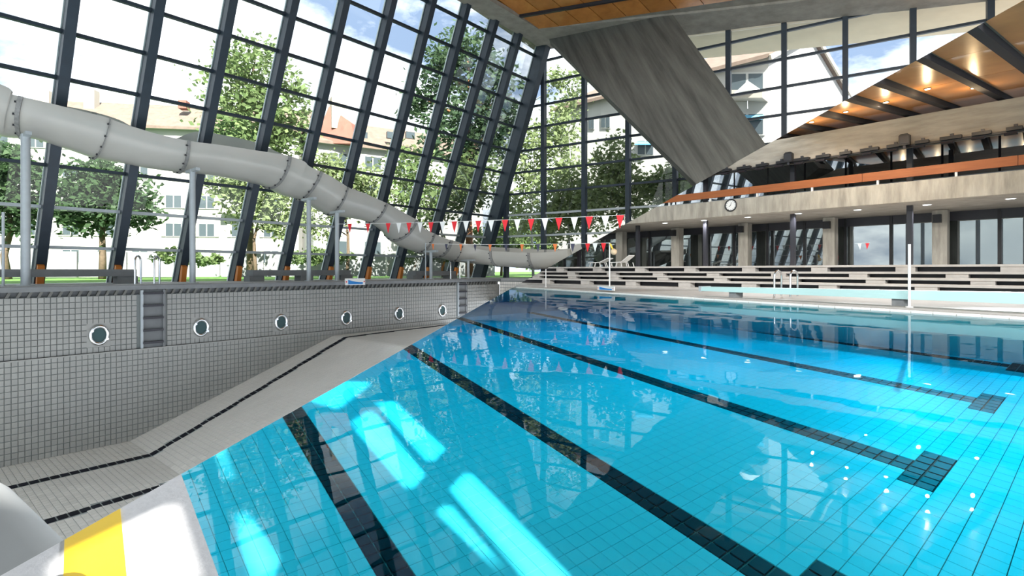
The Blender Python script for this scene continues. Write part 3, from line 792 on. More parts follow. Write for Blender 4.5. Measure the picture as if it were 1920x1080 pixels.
for e_, s_ in ((k0, -1), (k2, 1)):
    q = [dk(e_ + gd_ * s_ * .9 - sd_ * .5, ZE - .45), dk(e_ + gd_ * s_ * .9 + (k1 - k0), ZE - .45), dk(pk_l, ZRd), dk(pk - sd_ * .5, ZRd)]
    MB().prism([p + UP * .1 for p in q], UP * .4).build('roof', M_ROOF, g3, 'A')
    MB().beam(dk(e_ + gd_ * s_ * .9 - sd_ * .6, ZE - .4), dk(pk - sd_ * .6, ZRd + .1), .2, .5).build('gable_trim', M_CREAM, g3, 'A')
def face_pt(x, y, off=0.): return on_plane(x, y, dk(k0, 0) + fo * off, fo)
for x0, x1, y0, y1, aw in ((1371, 1434, 136, 180, 0), (1371, 1434, 212, 254, 1), (1375, 1432, 290, 330, 0), (1196, 1227, 263, 292, 1), (1128, 1145, 217, 241, 0), (1105, 1115, 222, 243, 0), (1290, 1325, 245, 272, 1)):
    A_, B_ = face_pt(x0, (y0 + y1) / 2), face_pt(x1, (y0 + y1) / 2); C_ = (A_ + B_) / 2
    hh = (y1 - y0) / F * C_.y
    f = MB().box(C_ + fo * .05, (B_ - A_) / 2, fo * .1, UP * hh / 2).build('window', M_WFRAME, g3, 'A')
    if f:
        for s in (-1, 1):
            MB().box(C_ + fo * .17 + (B_ - A_) * .25 * s, (B_ - A_) * .21, fo * .02, UP * hh * .43).build('pane', M_WGLASS, f, 'A')
        if aw: MB().box(C_ + fo * .45 + UP * hh * .28, (B_ - A_) / 2, fo * .35 - UP * hh * .12, UP * .06).build('awning', M_AWN, f, 'A')
bo = face_pt(1402, 175, 1.0)
um = thing('parasol', dk(bo, bo.z - 1.0), 'folded-out white parasol on the gabled house balcony', 'parasol')
cv = MB(); nn = 10; tp = bo + UP * 1.3
cv.add([tp] + [bo + V((math.cos(6.283 * i / nn) * 1.5, math.sin(6.283 * i / nn) * 1.5, -.1)) for i in range(nn)], [(0, i + 1, (i + 1) % nn + 1) for i in range(nn)] + [tuple(range(nn, 0, -1))])
cv.build('canopy', M_WHT, um, 'A'); MB().tube([bo - UP * 1.6, tp + UP * .1], .05, 6).build('pole', M_CHROME, um, 'A')
bal = MB().hexa(*[[face_pt(x, 182, 0) + fo * o_ + UP * z for x, o_ in ((1366, 0), (1440, 0), (1440, 1.8), (1366, 1.8))] for z in (-.5, .3)]).build('balcony', M_CREAM, g3, 'A')
# grey garden wall along the foot of the lawn
fw = thing('garden_wall', dk(plan(200, 58), .3), 'low grey garden wall running behind the lawn', 'wall')
fa, fb = plan(-500, 52), plan(930, 72)
for i in range(16):
    u, v = fa + (fb - fa) * i / 16, fa + (fb - fa) * (i + .96) / 16
    MB().beam(dk(u, 1.75), dk(v, 1.75), .3, 2.9).build('wall_panel', M_GREYC, fw, 'A')

# trees
def tree(name, label, x, Z, ztop, blobs, m, bark, n=5000, size=.38, tr=.28, ltop=None, seed=1, base_z=.35):
    rnd = random.Random(seed); p = plan(x, Z); base = V((p.x, p.y, base_z))
    t = thing(name, base, label, 'tree', 'trees outside the glass')
    top = base + V((0, 0, (ztop - base_z) * .8))
    pts = [base + (top - base) * f_ + V((rnd.uniform(-.2, .2), rnd.uniform(-.2, .2), 0)) * (f_ > 0) for f_ in (0, .2, .4, .6, .8, 1)]
    m_ = MB().tube(pts, [tr, tr * .85, tr * .7, tr * .5, tr * .3, tr * .1], 8)
    cents = []
    for (bx, by, rx, ry) in blobs:
        cents.append((P(bx, by, Z), rx * Z / F, ry * Z / F))
    for c, rx, ry in cents:
        zb = min(max(c.z - ry * .6, base_z + 1.2), top.z); s = V((base.x, base.y, zb)); 
        m_.tube([s, (s + c) / 2 + UP * .3, c + UP * ry * .3], [tr * .4, tr * .28, tr * .08], 6)
    m_.build('trunk', bark, t, 'A', smooth=True)
    cr_ = MB(); vol = [rx * ry * max(rx, ry) for _, rx, ry in cents]; tot = sum(vol)
    for (c, rx, ry), vv in zip(cents, vol):
        k = int(n * vv / tot) + 30
        ncl = max(14, k // 26)
        cl = []
        for _ in range(ncl):
            a = rnd.uniform(0, 6.283); zz = rnd.uniform(-1, 1); q = math.sqrt(1 - zz * zz); rr = rnd.uniform(.45, 1.0)
            cl.append(c + V((math.cos(a) * q * rx * rr, math.sin(a) * q * rx * rr, zz * ry * rr)))
        for _ in range(k):
            o = rnd.choice(cl); sp = min(rx, ry) * .26
            o = o + V((rnd.gauss(0, sp), rnd.gauss(0, sp), rnd.gauss(0, sp * .8)))
            u = V((rnd.gauss(0, 1), rnd.gauss(0, 1), rnd.gauss(0, .6))).normalized(); w_ = u.orthogonal().normalized()
            w_ = (w_ * math.cos(1.7 * rnd.random()) + u.cross(w_) * math.sin(1.7 * rnd.random())); s = size * rnd.uniform(.6, 1.3)
            cr_.add([o - u * s, o - w_ * s * .5, o + u * s, o + w_ * s * .5], [(0, 1, 2, 3)])
    cr_.build('crown', m, t, 'A')
    return t
tree('round_tree', 'dark round-crowned tree under the first dip of the slide', 192, 46, 12.5, [(190, 375, 78, 62), (150, 395, 45, 45), (240, 390, 50, 45), (190, 335, 55, 40)], M_LEAFD, M_BARK, 5200, .3, .3, seed=1)
tree('round_tree', 'dark leafy tree cut by the frame behind the slide post', 15, 45, 13, [(15, 340, 55, 65), (20, 400, 48, 50), (-20, 300, 50, 40)], M_LEAFD, M_BARK, 4600, .3, .3, seed=2)
tree('tall_tree', 'tall loose light green tree rising above the middle of the slide', 470, 56, 26, [(480, 120, 55, 50), (440, 180, 60, 60), (520, 190, 60, 55), (470, 250, 85, 60), (420, 120, 38, 40), (545, 160, 34, 30), (550, 240, 40, 40)], M_LEAFL, M_BARK, 5600, .34, .4, seed=3)
tree('small_tree', 'pale green young tree below the slide beside the white facade', 480, 52, 12, [(480, 370, 70, 55), (440, 340, 50, 40), (520, 410, 45, 40)], M_LEAFB, M_BARK, 3600, .28, .2, seed=4)
tree('small_tree', 'pale green tree under the end of the slide curve', 650, 56, 14, [(640, 360, 55, 55), (690, 350, 50, 50), (600, 320, 40, 45), (600, 420, 40, 35)], M_LEAFB, M_BARK, 3800, .28, .2, seed=5)
tree('pine_tree', 'tall dark pine with reddish trunk near the glass corner', 880, 62, 30, [(870, 90, 55, 45), (830, 140, 60, 45), (905, 150, 60, 50), (800, 200, 50, 40), (880, 220, 70, 50), (930, 250, 55, 55), (850, 280, 60, 45), (960, 190, 35, 45)], M_LEAFP, M_BARKR, 7000, .38, .5, seed=6)
tree('small_tree', 'light green tree low behind the corner of the leaning glass', 830, 58, 12, [(800, 380, 60, 50), (760, 320, 50, 50), (860, 360, 50, 60), (900, 330, 40, 50)], M_LEAFL, M_BARK, 4600, .3, .2, seed=7)
tree('birch_tree', 'pale birch close behind the first bay of the end wall', 1000, 56, 24, [(1000, 300, 40, 70), (985, 390, 45, 60), (1060, 160, 32, 50), (1050, 250, 38, 60)], M_LEAFB, M_WFRAME, 5200, .26, .16, seed=8)
tree('birch_tree', 'pale feathery birch behind the second bay of the end wall', 1070, 52, 18, [(1065, 360, 50, 65), (1110, 390, 40, 50), (1040, 420, 45, 40)], M_LEAFB, M_WFRAME, 4600, .26, .16, seed=9)
tree('birch_tree', 'bushy birch in front of the gabled house facade', 1160, 48, 14, [(1150, 300, 38, 50), (1140, 370, 55, 55), (1200, 370, 50, 50), (1245, 360, 40, 50)], M_LEAFB, M_WFRAME, 5600, .25, .16, seed=10)
tree('small_tree', 'green bush at the foot of the concrete strut outside', 1290, 46, 11, [(1275, 350, 40, 45), (1310, 360, 35, 35)], M_LEAFL, M_BARK, 2600, .25, .16, seed=11)
tree('small_tree', 'dense green bush beyond the end of the slide at the glass corner', 940, 74, 9, [(915, 455, 45, 42), (960, 440, 45, 55), (1000, 455, 40, 45)], M_LEAFL, M_BARK, 3600, .36, .2, seed=12)
tree('small_tree', 'dense dark bush low behind the second bay of the end wall', 1090, 76, 9, [(1050, 460, 45, 40), (1100, 455, 45, 45), (1150, 460, 40, 40)], M_LEAFD, M_BARK, 3200, .36, .2, seed=13)
for i, (x, Z) in enumerate(((330, 50), (580, 54), (790, 58))):
    tree('garden_shrub', ('low green shrub by the garden wall behind the first bench gap', 'low green shrub by the garden wall under the slide curve', 'low green shrub by the garden wall near the far bench')[i], x, Z, 2.6, [(x, 480, 50, 14), (x + 50, 484, 40, 12)], M_LEAFL, M_BARK, 1500, .22, .08, seed=20 + i)

# ================================================================ THINGS, drained half
# ---- water slide
SL = [  # picture x, top y, bottom y of the near side, (unused), height of the far wall in radii
    (-160, 98, 180, 0, .2), (-90, 124, 208, 0, .2), (0, 158, 239, 0, .25), (45, 176, 252, 0, .3), (85, 191, 254, 0, .4), (145, 207, 272, 0, .55), (205, 222, 291, 0, .6), (260, 240, 302, 0, .55), (300, 252, 310, 0, .35), (355, 264, 318, 0, .4),
    (410, 271, 323, 0, .85), (470, 280, 333, 0, .85), (535, 291, 348, 0, .75), (575, 306, 366, 0, .65), (608, 323, 376, 0, .5), (632, 338, 390, 0, .4), (655, 351, 402, 0, .45), (690, 363, 408, 0, .3),
    (726, 380, 418, 0, .3), (755, 398, 436, 0, .3), (790, 420, 464, 0, .3), (815, 436, 474, 0, .3), (845, 449, 482, 0, .3), (878, 458, 490, 0, .3), (930, 467, 496, 0, .3), (985, 471, 501, 0, .3), (1040, 473, 504, 0, .3), (1080, 470, 498, 0, .3), (1130, 462, 490, 0, .3)]
def slide_pt(x, y, back):
    p = ray_line(min(x, 900), POOL0 - nA * 1.2, dA)
    Z = p.y if x <= 900 else p.y - (x - 900) * .028
    return P(x, y, Z), Z
ctr = []
for x, yt, yb, bk, ex_ in SL:
    p, Z = slide_pt(x, yt + 2, bk); r_ = (yb - yt) * Z / F * .94; ctr.append((p - nA * r_, r_, ex_))
def cr_eval(t):
    i = int(min(max(t, 0), len(ctr) - 1.0001)); f_ = t - i
    g_ = lambda k: ctr[min(max(k, 0), len(ctr) - 1)]
    a_, b_, c_, d_ = g_(i - 1), g_(i), g_(i + 1), g_(i + 2)
    h = lambda u, v, w_, z: .5 * ((2 * v) + (w_ - u) * f_ + (2 * u - 5 * v + 4 * w_ - z) * f_ ** 2 + (3 * v - u - 3 * w_ + z) * f_ ** 3)
    return h(a_[0], b_[0], c_[0], d_[0]), h(a_[1], b_[1], c_[1], d_[1]), max(.02, h(a_[2], b_[2], c_[2], d_[2]))
def x2t(x):
    for i in range(len(SL) - 1):
        if SL[i][0] <= x <= SL[i + 1][0]: return i + (x - SL[i][0]) / (SL[i + 1][0] - SL[i][0])
def slide_profile(t, k_out=1.0, k_in=.94):
    c, r, e = cr_eval(t); c2 = cr_eval(t + .05)[0]; c0 = cr_eval(max(t - .05, 0))[0]
    T_ = (c2 - c0).normalized(); S_ = T_.cross(UP).normalized(); U_ = S_.cross(T_).normalized()
    if S_.dot(nA) < 0: S_ = -S_
    def arc(rr, up_):
        pts = [c + S_ * (-rr) + U_ * (e * r + up_), ]
        for k in range(19):
            a_ = math.radians(-92 + 184 * k / 18); pts.append(c + S_ * (math.sin(a_) * rr) - U_ * (math.cos(a_) * rr))
        return pts
    return arc(r * k_out, 0) + list(reversed(arc(r * k_in, 0)))
slide = thing('water_slide', dk(ray_line(361, POOL0 - nA * 1.2, dA), ZD), 'winding pale grey open water slide descending past the leaning glass', 'slide')
def sweep(t0, t1, n_, ko=1., ki=.94):
    m_ = MB(); rows_ = [slide_profile(t0 + (t1 - t0) * i / n_, ko, ki) for i in range(n_ + 1)]; w_ = len(rows_[0])
    for r_ in rows_: m_.v += r_
    for i in range(n_):
        for k in range(w_):
            m_.f.append([i * w_ + k, i * w_ + (k + 1) % w_, (i + 1) * w_ + (k + 1) % w_, (i + 1) * w_ + k]); m_.m.append(0)
    m_.f.append(list(range(w_))); m_.f.append([n_ * w_ + k for k in reversed(range(w_))]); m_.m += [0, 0]
    return m_
joints = [-158, -80, 72, 205, 355, 537, 607, 655, 727, 775, 818, 846, 876, 958, 1030, 1125]
for k, (xa, xb) in enumerate(zip(joints, joints[1:])):
    ta, tb2 = x2t(xa), x2t(xb)
    smooth_angle(sweep(ta + .02, tb2 - .02, max(6, int((tb2 - ta) * 8))).build('slide_segment', M_SLIDE, slide, 'A'), 50)
    if k:
        smooth_angle(sweep(ta - .045, ta + .045, 2, 1.055, .93).build('slide_flange', M_SLIDEI, slide, 'A'), 50)
        bm_ = MB(); pr = slide_profile(ta - .06, 1.03, .93)
        for q_ in range(2, 20, 2): bm_.box(pr[q_], dA * .05, nA * .035, UP * .035)
        tag(bm_.build('flange_bolts', M_DARK, slide, 'A'), None, kind='stuff')
for x, yt, rr in ((48, 252, .16), (361, 318, .14), (579, 372, .13), (632, 396, .13), (808, 470, .12), (878, 487, .11)):
    p = ray_line(x, POOL0 - nA * 1.2, dA); zt_ = ZC + (YH - yt) / F * p.y
    o = MB().tube([dk(p, ZD), dk(p, zt_)], rr, 14).disc(dk(p, ZD), UP, rr * 2, .04, 14).build('support_post', M_STEELL, slide, 'A'); smooth_angle(o)
    MB().beam(dk(p, zt_ - .05) - nA * .7, dk(p, zt_ - .05) + nA * .7, .2, .14).build('saddle', M_STEELL, slide, 'A')
def post(name, x, Q, d, y_top, y_ref, z0, r, m, label, cat, clip):
    p = ray_line(x, Q, d); o = MB().tube([dk(p, z0), dk(p, ZC + (YH - y_top) / F * p.y)], r, 10).disc(dk(p, z0), UP, r * 2.2, .03, 12).build(name, m, None, clip, org=dk(p, z0))
    return tag(smooth_angle(o), label, cat)
post('thin_pole', 6, POOL0 - nA * .9, dA, 398, 0, ZD, .05, M_STEELL, 'thin steel pole on the deck at the left frame edge', 'pole', 'A')
post('thin_pole', 798, POOL0 - nA * .6, dA, 455, 0, ZD, .04, M_STEELL, 'thin steel pole on the deck holding the lower pennant line', 'pole', 'A')

# ---- portholes in the pool wall
ords = ['first and largest', 'second', 'third', 'fourth', 'fifth', 'sixth and smallest']
for k, (t, z, _, _) in enumerate(holes[:6]):
    c = POOL0 + dA * t + V((0, 0, z))
    o = thing('porthole_light', c, ords[k] + ' round porthole light along the tiled pool wall, counted from the left', 'porthole', 'porthole lights in the pool wall')
    smooth_angle(MB().oval(c + nA * .06, dA * .8, UP, nA, .38, .085).build('chrome_ring', M_CHROME, o, 'A'), 60)
    MB().prism([c - nA * .0 + (dA * .8 * math.cos(6.2832 * i / 28) + UP * math.sin(6.2832 * i / 28)) * .36 for i in range(28)], nA * .045).build('lens', M_LENS, o, 'A')
    for a_ in (-.5, 2.6):
        MB().disc(c + nA * .1 + (dA * .8 * math.cos(a_) + UP * math.sin(a_)) * .38, nA, .06, .08, 10).build('screw', M_CHROME, o, 'A')
    MB().box(c - nA * .0, dA * .42, nA * .012, UP * .52).build('mounting_plate', M_TILEW, o, 'A')
# ---- step niches with rungs and their handrails on the deck
for k, (t0, t1, zb) in enumerate(niche):
    c = POOL0 + dA * (t0 + t1) / 2; hw = (t1 - t0) / 2
    o = thing('pool_ladder', dk(c, zb), ('dark ladder niche with rungs between the first two portholes', 'narrow dark ladder niche after the last porthole')[k], 'ladder', 'ladders of the drained pool')
    MB().box(dk(c, zb / 2 + .1) - nA * .015, dA * hw, nA * .02, UP * (-zb / 2 + .1)).build('niche_back', M_GREYC, o, 'A')
    for s in (-1, 1):
        MB().box(dk(c, zb / 2 + .1) + dA * s * (hw - .06) + nA * .05, dA * .05, nA * .07, UP * (-zb / 2 + .1)).build('stile', M_STEELL if s < 0 else M_GREYC, o, 'A')
    for j in range(5):
        z = .1 + (zb - .15) * j / 4.6 - .05
        MB().box(dk(c, z) + nA * .08, dA * (hw - .1), nA * .11, UP * .05).build('rung', M_DARK, o, 'A')
def rail_pair(Q, d, nrm, x0, x1, z0, ztop, depth, label, clip, r=.045):
    p0_, p1_ = ray_line(x0, Q, d), ray_line(x1, Q, d); t = thing('ladder_handrail', dk((p0_ + p1_) / 2, z0), label, 'handrail', 'chrome pool handrails')
    for p in (p0_, p1_):
        pts = [dk(p, z0)] + [dk(p, ztop - depth / 2) ] + [dk(p, ztop - depth / 2) + nrm * (depth / 2 - depth / 2 * math.cos(a_)) + UP * (depth / 2 * math.sin(a_)) for a_ in (.5, 1.05, 1.57, 2.1, 2.65, 3.1416)] + [dk(p + nrm * depth, z0)]
        smooth_angle(MB().tube(pts, r, 10).build('rail', M_CHROME, t, clip), 60)
    return t
sl_dir = (-nA * .45 + dA * .4)
rail_pair(POOL0 - nA * .5, dA, sl_dir.normalized(), 253, 289, ZD, ZD + 1.32, .5, 'chrome ladder handrails on the deck above the first ladder niche', 'A')
rail_pair(POOL0 - nA * .5, dA, sl_dir.normalized(), 845, 862, ZD, ZD + 1.25, .5, 'chrome ladder handrails on the deck by the far ladder niche', 'A')
# ---- concrete benches on the deck
def bench(xa, xb, back, ztop, label):
    Q = POOL0 - nA * back; a_, b_ = ray_line(xa, Q, dA), ray_line(xb, Q, dA); L = (b_ - a_).length
    t = thing('concrete_bench', dk((a_ + b_) / 2, ZD), label, 'bench', 'concrete benches on the deck')
    MB().box(dk((a_ + b_) / 2, ztop - .17), dA * L / 2, nA * .45, UP * .17).build('seat_slab', M_GREYC, t, 'A')
    for s in ((0.35, 1.05) if L < 6 else (.35, L / 2 - .3)):
        pass
    for f_ in ((.04, .52, .96) if L > 6 else (.06, .94)):
        c = a_ + (b_ - a_) * f_
        MB().box(dk(c, (ZD + ztop - .34) / 2), dA * .42, nA * .38, UP * ((ztop - .34 - ZD) / 2)).build('foot', M_GREYC, t, 'A')
bench(-60, 251, 2.8, 1.15, 'long dark concrete bench on the deck beside the first slide post')
bench(468, 651, 2.8, 1.12, 'dark concrete bench on the deck between two slide posts')
bench(772, 848, 2.8, 1.05, 'small concrete bench on the deck at the far end of the pool')
# ---- depth signs
def sign(c, ax, nrm, w_, h_, label, clip, lean=0.):
    t = thing('depth_sign', c - UP * h_ / 2, label, 'sign', 'poolside depth signs')
    MB().box(c, ax * w_ / 2, nrm * .03, UP * h_ / 2).build('board', M_PLAST, t, clip)
    l_, r_ = c - ax * w_ * .36 + nrm * .035, c + ax * w_ * .38 + nrm * .035
    wv = [l_ + UP * h_ * .3, l_ - UP * h_ * .38, r_ - UP * h_ * .38]
    wv += [r_ + (l_ - r_) * f_ + UP * h_ * (-.1 + .4 * f_ ** 2) for f_ in (0, .25, .5, .75)]
    MB().prism(wv, nrm * .01).build('blue_wave', M_BLUE, t, clip)
    for s in (-1, 1): MB().disc(c + ax * s * w_ * .45 + nrm * .03, nrm, h_ * .11, .012, 12).build('red_dot', M_RED, t, clip)
pA, pB = ray_line(647, POOL0 + nA * .25, dA), ray_line(684, POOL0 + nA * .25, dA)
sign(dk((pA + pB) / 2, ZD - .05), dA, nA, (pB - pA).length, .40, 'blue and white depth sign on the drained pool edge', 'A')
# ---- pennant lines across the pool
def pennants(name, label, a_, b_, items, sag, hh, ww):
    t = thing(name, (a_ + b_) / 2, label, 'pennant line', 'pennant lines over the pool')
    pts = [a_ + (b_ - a_) * i / 24 - UP * sag * 4 * (i / 24) * (1 - i / 24) for i in range(25)]
    MB().tube(pts, .012, 5).build('cord', M_WHT, t)
    dr = (b_ - a_).normalized()
    for x, m in items:
        best = None
        for i in range(24):
            xa_, xb_ = pix(pts[i])[0], pix(pts[i + 1])[0]
            if xa_ <= x <= xb_: best = pts[i] + (pts[i + 1] - pts[i]) * (x - xa_) / (xb_ - xa_)
        if best is None: continue
        k = random.uniform(-.03, .03); nb = dr.cross(UP).normalized()
        MB().prism([best - dr * ww / 2, best + dr * ww / 2, best - UP * hh + dr * k + nb * k], nb * .012).build('pennant', m, t)
reds = [656, 690, 728, 767, 808, 852, 897, 947, 996, 1048, 1105, 1163]; whts = [748, 788, 830, 874, 921, 970, 1022, 1077, 1135]
pennants('pennant_line', 'upper line of red and white pennants strung above the pool', P(634, 420, 31), P(1172, 403, 22), [(x, M_RED) for x in reds] + [(x, M_WHT) for x in whts], .06, .55, .34)
oi = [(812, M_ORC), (837, M_NAVY), (864, M_ORC), (891, M_NAVY), (919, M_ORC), (949, M_NAVY), (979, M_ORC), (1009, M_NAVY), (1041, M_ORC), (1074, M_NAVY), (1102, M_RED), (1116, M_WHT), (1132, M_RED)]
pennants('pennant_line', 'lower line of orange and navy pennants above the slide end', P(798, 457, 35), P(1143, 455.5, 24), oi, .06, .40, .28)
# ---- starting block close to the camera
sb0 = P(30, 1010, 1.55)
stb = thing('starting_block', V((-1.14, 1.02, .12)), 'pale grey rounded concrete block at the lower left frame corner', 'block')
bm = bmesh.new(); bmesh.ops.create_cube(bm, size=1.0)
bmesh.ops.scale(bm, vec=(.5, .4, .4), verts=bm.verts); bmesh.ops.bevel(bm, geom=bm.edges[:], offset=.1, segments=5, affect='EDGES', profile=.5)
rz = math.radians(22)
from mathutils import Matrix
bmesh.ops.transform(bm, matrix=Matrix.Translation((-1.14, 1.02, .40)) @ Matrix.Rotation(-rz, 4, 'Z') @ Matrix.Rotation(math.radians(22), 4, 'Y'), verts=bm.verts)
mb = MB(); bm.verts.index_update(); mb.add([v.co.copy() for v in bm.verts], [[v.index for v in f.verts] for f in bm.faces]); bm.free()
smooth_angle(mb.build('block_top', M_GREYC, stb, 'A'), 50)

# ================================================================ THINGS, filled half
# ---- bleachers: four tiers of concrete benches on blocks
tn = ['top', 'second highest', 'third highest', 'lowest']
for k in range(4):
    b0 = -2.6 - .8 * k
    zt_, zb_ = zt[k], (zt[k + 1] - .16 if k < 3 else max(zt[3] - .30, .24))
    t = thing('bleacher_tier', GS(S0, b0, zb_), tn[k] + ' tier of the long concrete bleachers below the gallery', 'bleachers', 'tiers of the concrete bleachers')
    s = S0 - .4 * k; step_ = 3.1
    slabh = .085
    MB().hexa([GS(S0 - 3, b0 - .12, zt_ - slabh), GS(S1, b0 - .12, zt_ - slabh), GS(S1, b0 + .75, zt_ - slabh), GS(S0 - 3, b0 + .75, zt_ - slabh)],
              [GS(S0 - 3, b0 - .12, zt_), GS(S1, b0 - .12, zt_), GS(S1, b0 + .75, zt_), GS(S0 - 3, b0 + .75, zt_)]).build('seat_slab', M_BENCH, t, 'B')
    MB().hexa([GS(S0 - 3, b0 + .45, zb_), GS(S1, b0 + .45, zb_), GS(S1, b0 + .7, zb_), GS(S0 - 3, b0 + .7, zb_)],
              [GS(S0 - 3, b0 + .45, zt_ - slabh), GS(S1, b0 + .45, zt_ - slabh), GS(S1, b0 + .7, zt_ - slabh), GS(S0 - 3, b0 + .7, zt_ - slabh)]).build('gap_shade_sheet', M_DARK, t, 'B')  # dark sheet standing in for the shade inside the bench openings
    s = S0 + (.0, 1.4, .6, 2.0)[k]; j = 0
    while s < S1:
        MB().box(GS(s, b0 + .15, (zt_ - slabh + zb_) / 2), dG * .32, nG * .2, UP * ((zt_ - slabh - zb_) / 2)).build('support_block', M_BENCH, t, 'B')
        if k in (1,) and j % 4 != 3 and s < 22:
            MB().box(GS(s + 1.6, b0 + .1, zb_ + .07), dG * (.7 + .25 * (j % 2)), nG * .1, UP * .02).build('yellow_slat', M_YW, t, 'B')
        s += step_; j += 1
pl_ = thing('bleacher_plinth', GS(S0, -5.1, .3), 'low concrete plinth under the lowest bleacher tier', 'plinth', kind='structure')
MB().hexa([GS(S0 - 3, -5.4, .2), GS(S1, -5.4, .2), GS(S1, -2.2, .2), GS(S0 - 3, -2.2, .2)], [GS(S0 - 3, -5.4, max(zt[3] - .30, .24)), GS(S1, -5.4, max(zt[3] - .30, .24)), GS(S1, -2.2, max(zt[3] - .30, .24)), GS(S0 - 3, -2.2, max(zt[3] - .30, .24))]).build('plinth_block', M_BENCH, pl_, 'B')

# ---- parapet rail
zr0, zr1 = GZ(1705, 331.5, .05), GZ(1705, 315, .05)
rl = thing('gallery_handrail', GS(S0, .1, Z2), 'long brown wooden handrail on white brackets along the gallery', 'handrail')
for s0_, s1_ in zip([S0 - 2 + 5.2 * i for i in range(12)], [S0 - 2 + 5.2 * (i + 1) - .015 for i in range(12)]):
    MB().hexa([GS(s0_, .05, zr0), GS(s1_, .05, zr0), GS(s1_, .17, zr0), GS(s0_, .17, zr0)], [GS(s0_, .05, zr1), GS(s1_, .05, zr1), GS(s1_, .17, zr1), GS(s0_, .17, zr1)]).build('plank', M_RAIL, rl, 'B')
for x in (1255, 1332, 1420, 1523, 1646, 1793):
    p = GX(x, .13); MB().box(dk(p, (Z2 + zr0) / 2 + .05), dG * .04, nG * .05, UP * ((zr0 - Z2) / 2 + .06)).build('bracket', M_PLAST, rl, 'B')
# ---- clock on the parapet
cc = GX(1371, -.04); cz = GZ(1371, 385, -.04); c = dk(cc, cz)
ck = thing('wall_clock', c, 'round white wall clock on the gallery parapet', 'clock')
smooth_angle(MB().ring(c - nG * .05, nG, .31, .035, 32, 8).build('rim', M_BLACK, ck, 'B'), 60)
MB().disc(c - nG * .05, nG, .30, .06, 32).build('dial', M_PLAST, ck, 'B')
for k in range(12):
    a_ = k * math.pi / 6; r_ = (dG * math.cos(a_) + UP * math.sin(a_))
    MB().beam(c - nG * .055 + r_ * .22, c - nG * .055 + r_ * .27, .018, .008, nG).build('hour_mark', M_BLACK, ck, 'B')
MB().beam(c - nG * .06, c - nG * .06 + (dG * .2 - UP * .15) * .5, .024, .008, nG).build('hour_hand', M_BLACK, ck, 'B')
MB().beam(c - nG * .065, c - nG * .065 + (UP * .9 - dG * .2) * .18, .018, .008, nG).build('minute_hand', M_BLACK, ck, 'B')
# ---- track with floodlights under the upper beam
tr_ = thing('lighting_track', GS(S0, .7, Z3), 'black lighting track with floodlights under the upper concrete beam', 'lighting track')
slab(.62, .76, Z3 - .06, Z3 + .03, M_BLACK, 'track', tr_)
s = S0 + .4; j = 0
while s < 39:
    hd = MB().box(GS(s, .6, Z3 + .06), dG * (.24 + .06 * (j % 3)), nG * .13, UP * .07).build('floodlight', M_BLACK, tr_, 'B')
    if hd:
        if j % 2 == 0:
            fl_ = bpy.data.lights.new('flood_beam', 'SPOT'); fl_.energy = 700 if j % 4 == 0 else 8500; fl_.color = (.95, .98, 1.0); fl_.spot_size = math.radians(50 if j % 4 == 0 else 30); fl_.spot_blend = .5; fl_.shadow_soft_size = .05
            fo_ = bpy.data.objects.new('flood_beam', fl_); COL.objects.link(fo_); fo_.parent = hd; fo_.location = GS(s + .1, .35, Z3 - .12) - V(tr_['_org'])
            tgt = GS(s, -13 if j % 4 == 0 else -22, ZB); fo_.rotation_euler = (GS(s, .35, Z3) - tgt).to_track_quat('Z', 'Y').to_euler()
        MB().box(GS(s + .1, .55, Z3 - .13), dG * .2, nG * .12, UP * .045 + nG * .03).build('visor', M_DARK, hd, 'B')
        MB().box(GS(s - .05, .5, Z3 + .16), dG * .06, nG * .05, UP * .05).build('bracket', M_DARK, hd, 'B')
    s += .98; j += 1
for x, y, lb in ((1695, 262, 'black loudspeaker at the steel post on the upper beam nearest the viewer'), (1477, 295, 'black loudspeaker further along the upper beam towards the clock')):
    p = GX(x, .25); z = ZC + (YH - y) / F * p.y
    t = thing('loudspeaker', dk(p, z - .25), lb, 'speaker', 'loudspeakers on the upper beam')
    MB().prism([dk(p, z - .24) - dG * .2, dk(p, z - .24) + dG * .2, dk(p, z + .2) + dG * .2, dk(p, z + .27) + dG * .12, dk(p, z + .27) - dG * .12, dk(p, z + .2) - dG * .2], nG * .25).build('cabinet', M_BLACK, t, 'B')
    MB().box(dk(p, z) - nG * .01, dG * .16, nG * .01, UP * .17).build('grille', M_DARK, t, 'B')
    MB().box(dk(p, z - .3) + nG * .1, dG * .05, nG * .05, UP * .08).build('bracket', M_DARK, t, 'B')
for x, y, lb in ((1757, 410, 'small dark speaker on the last concrete column'), (1550, 422, 'small dark speaker on the concrete column before the orange reflection'), (1388, 430, 'small dark speaker on the concrete column under the clock'), (1262, 437, 'small dark speaker on the concrete column nearest the sun loungers')):
    p = GX(x, 4.9); z = ZC + (YH - y) / F * p.y
    t = thing('wall_speaker', dk(p, z - .2), lb, 'speaker', 'small column speakers')
    MB().box(dk(p, z), dG * .17, nG * .12, UP * .2).build('cabinet', M_BLACK, t, 'B'); MB().box(dk(p, z) + nG * .16, dG * .05, nG * .06, UP * .05).build('bracket', M_DARK, t, 'B')
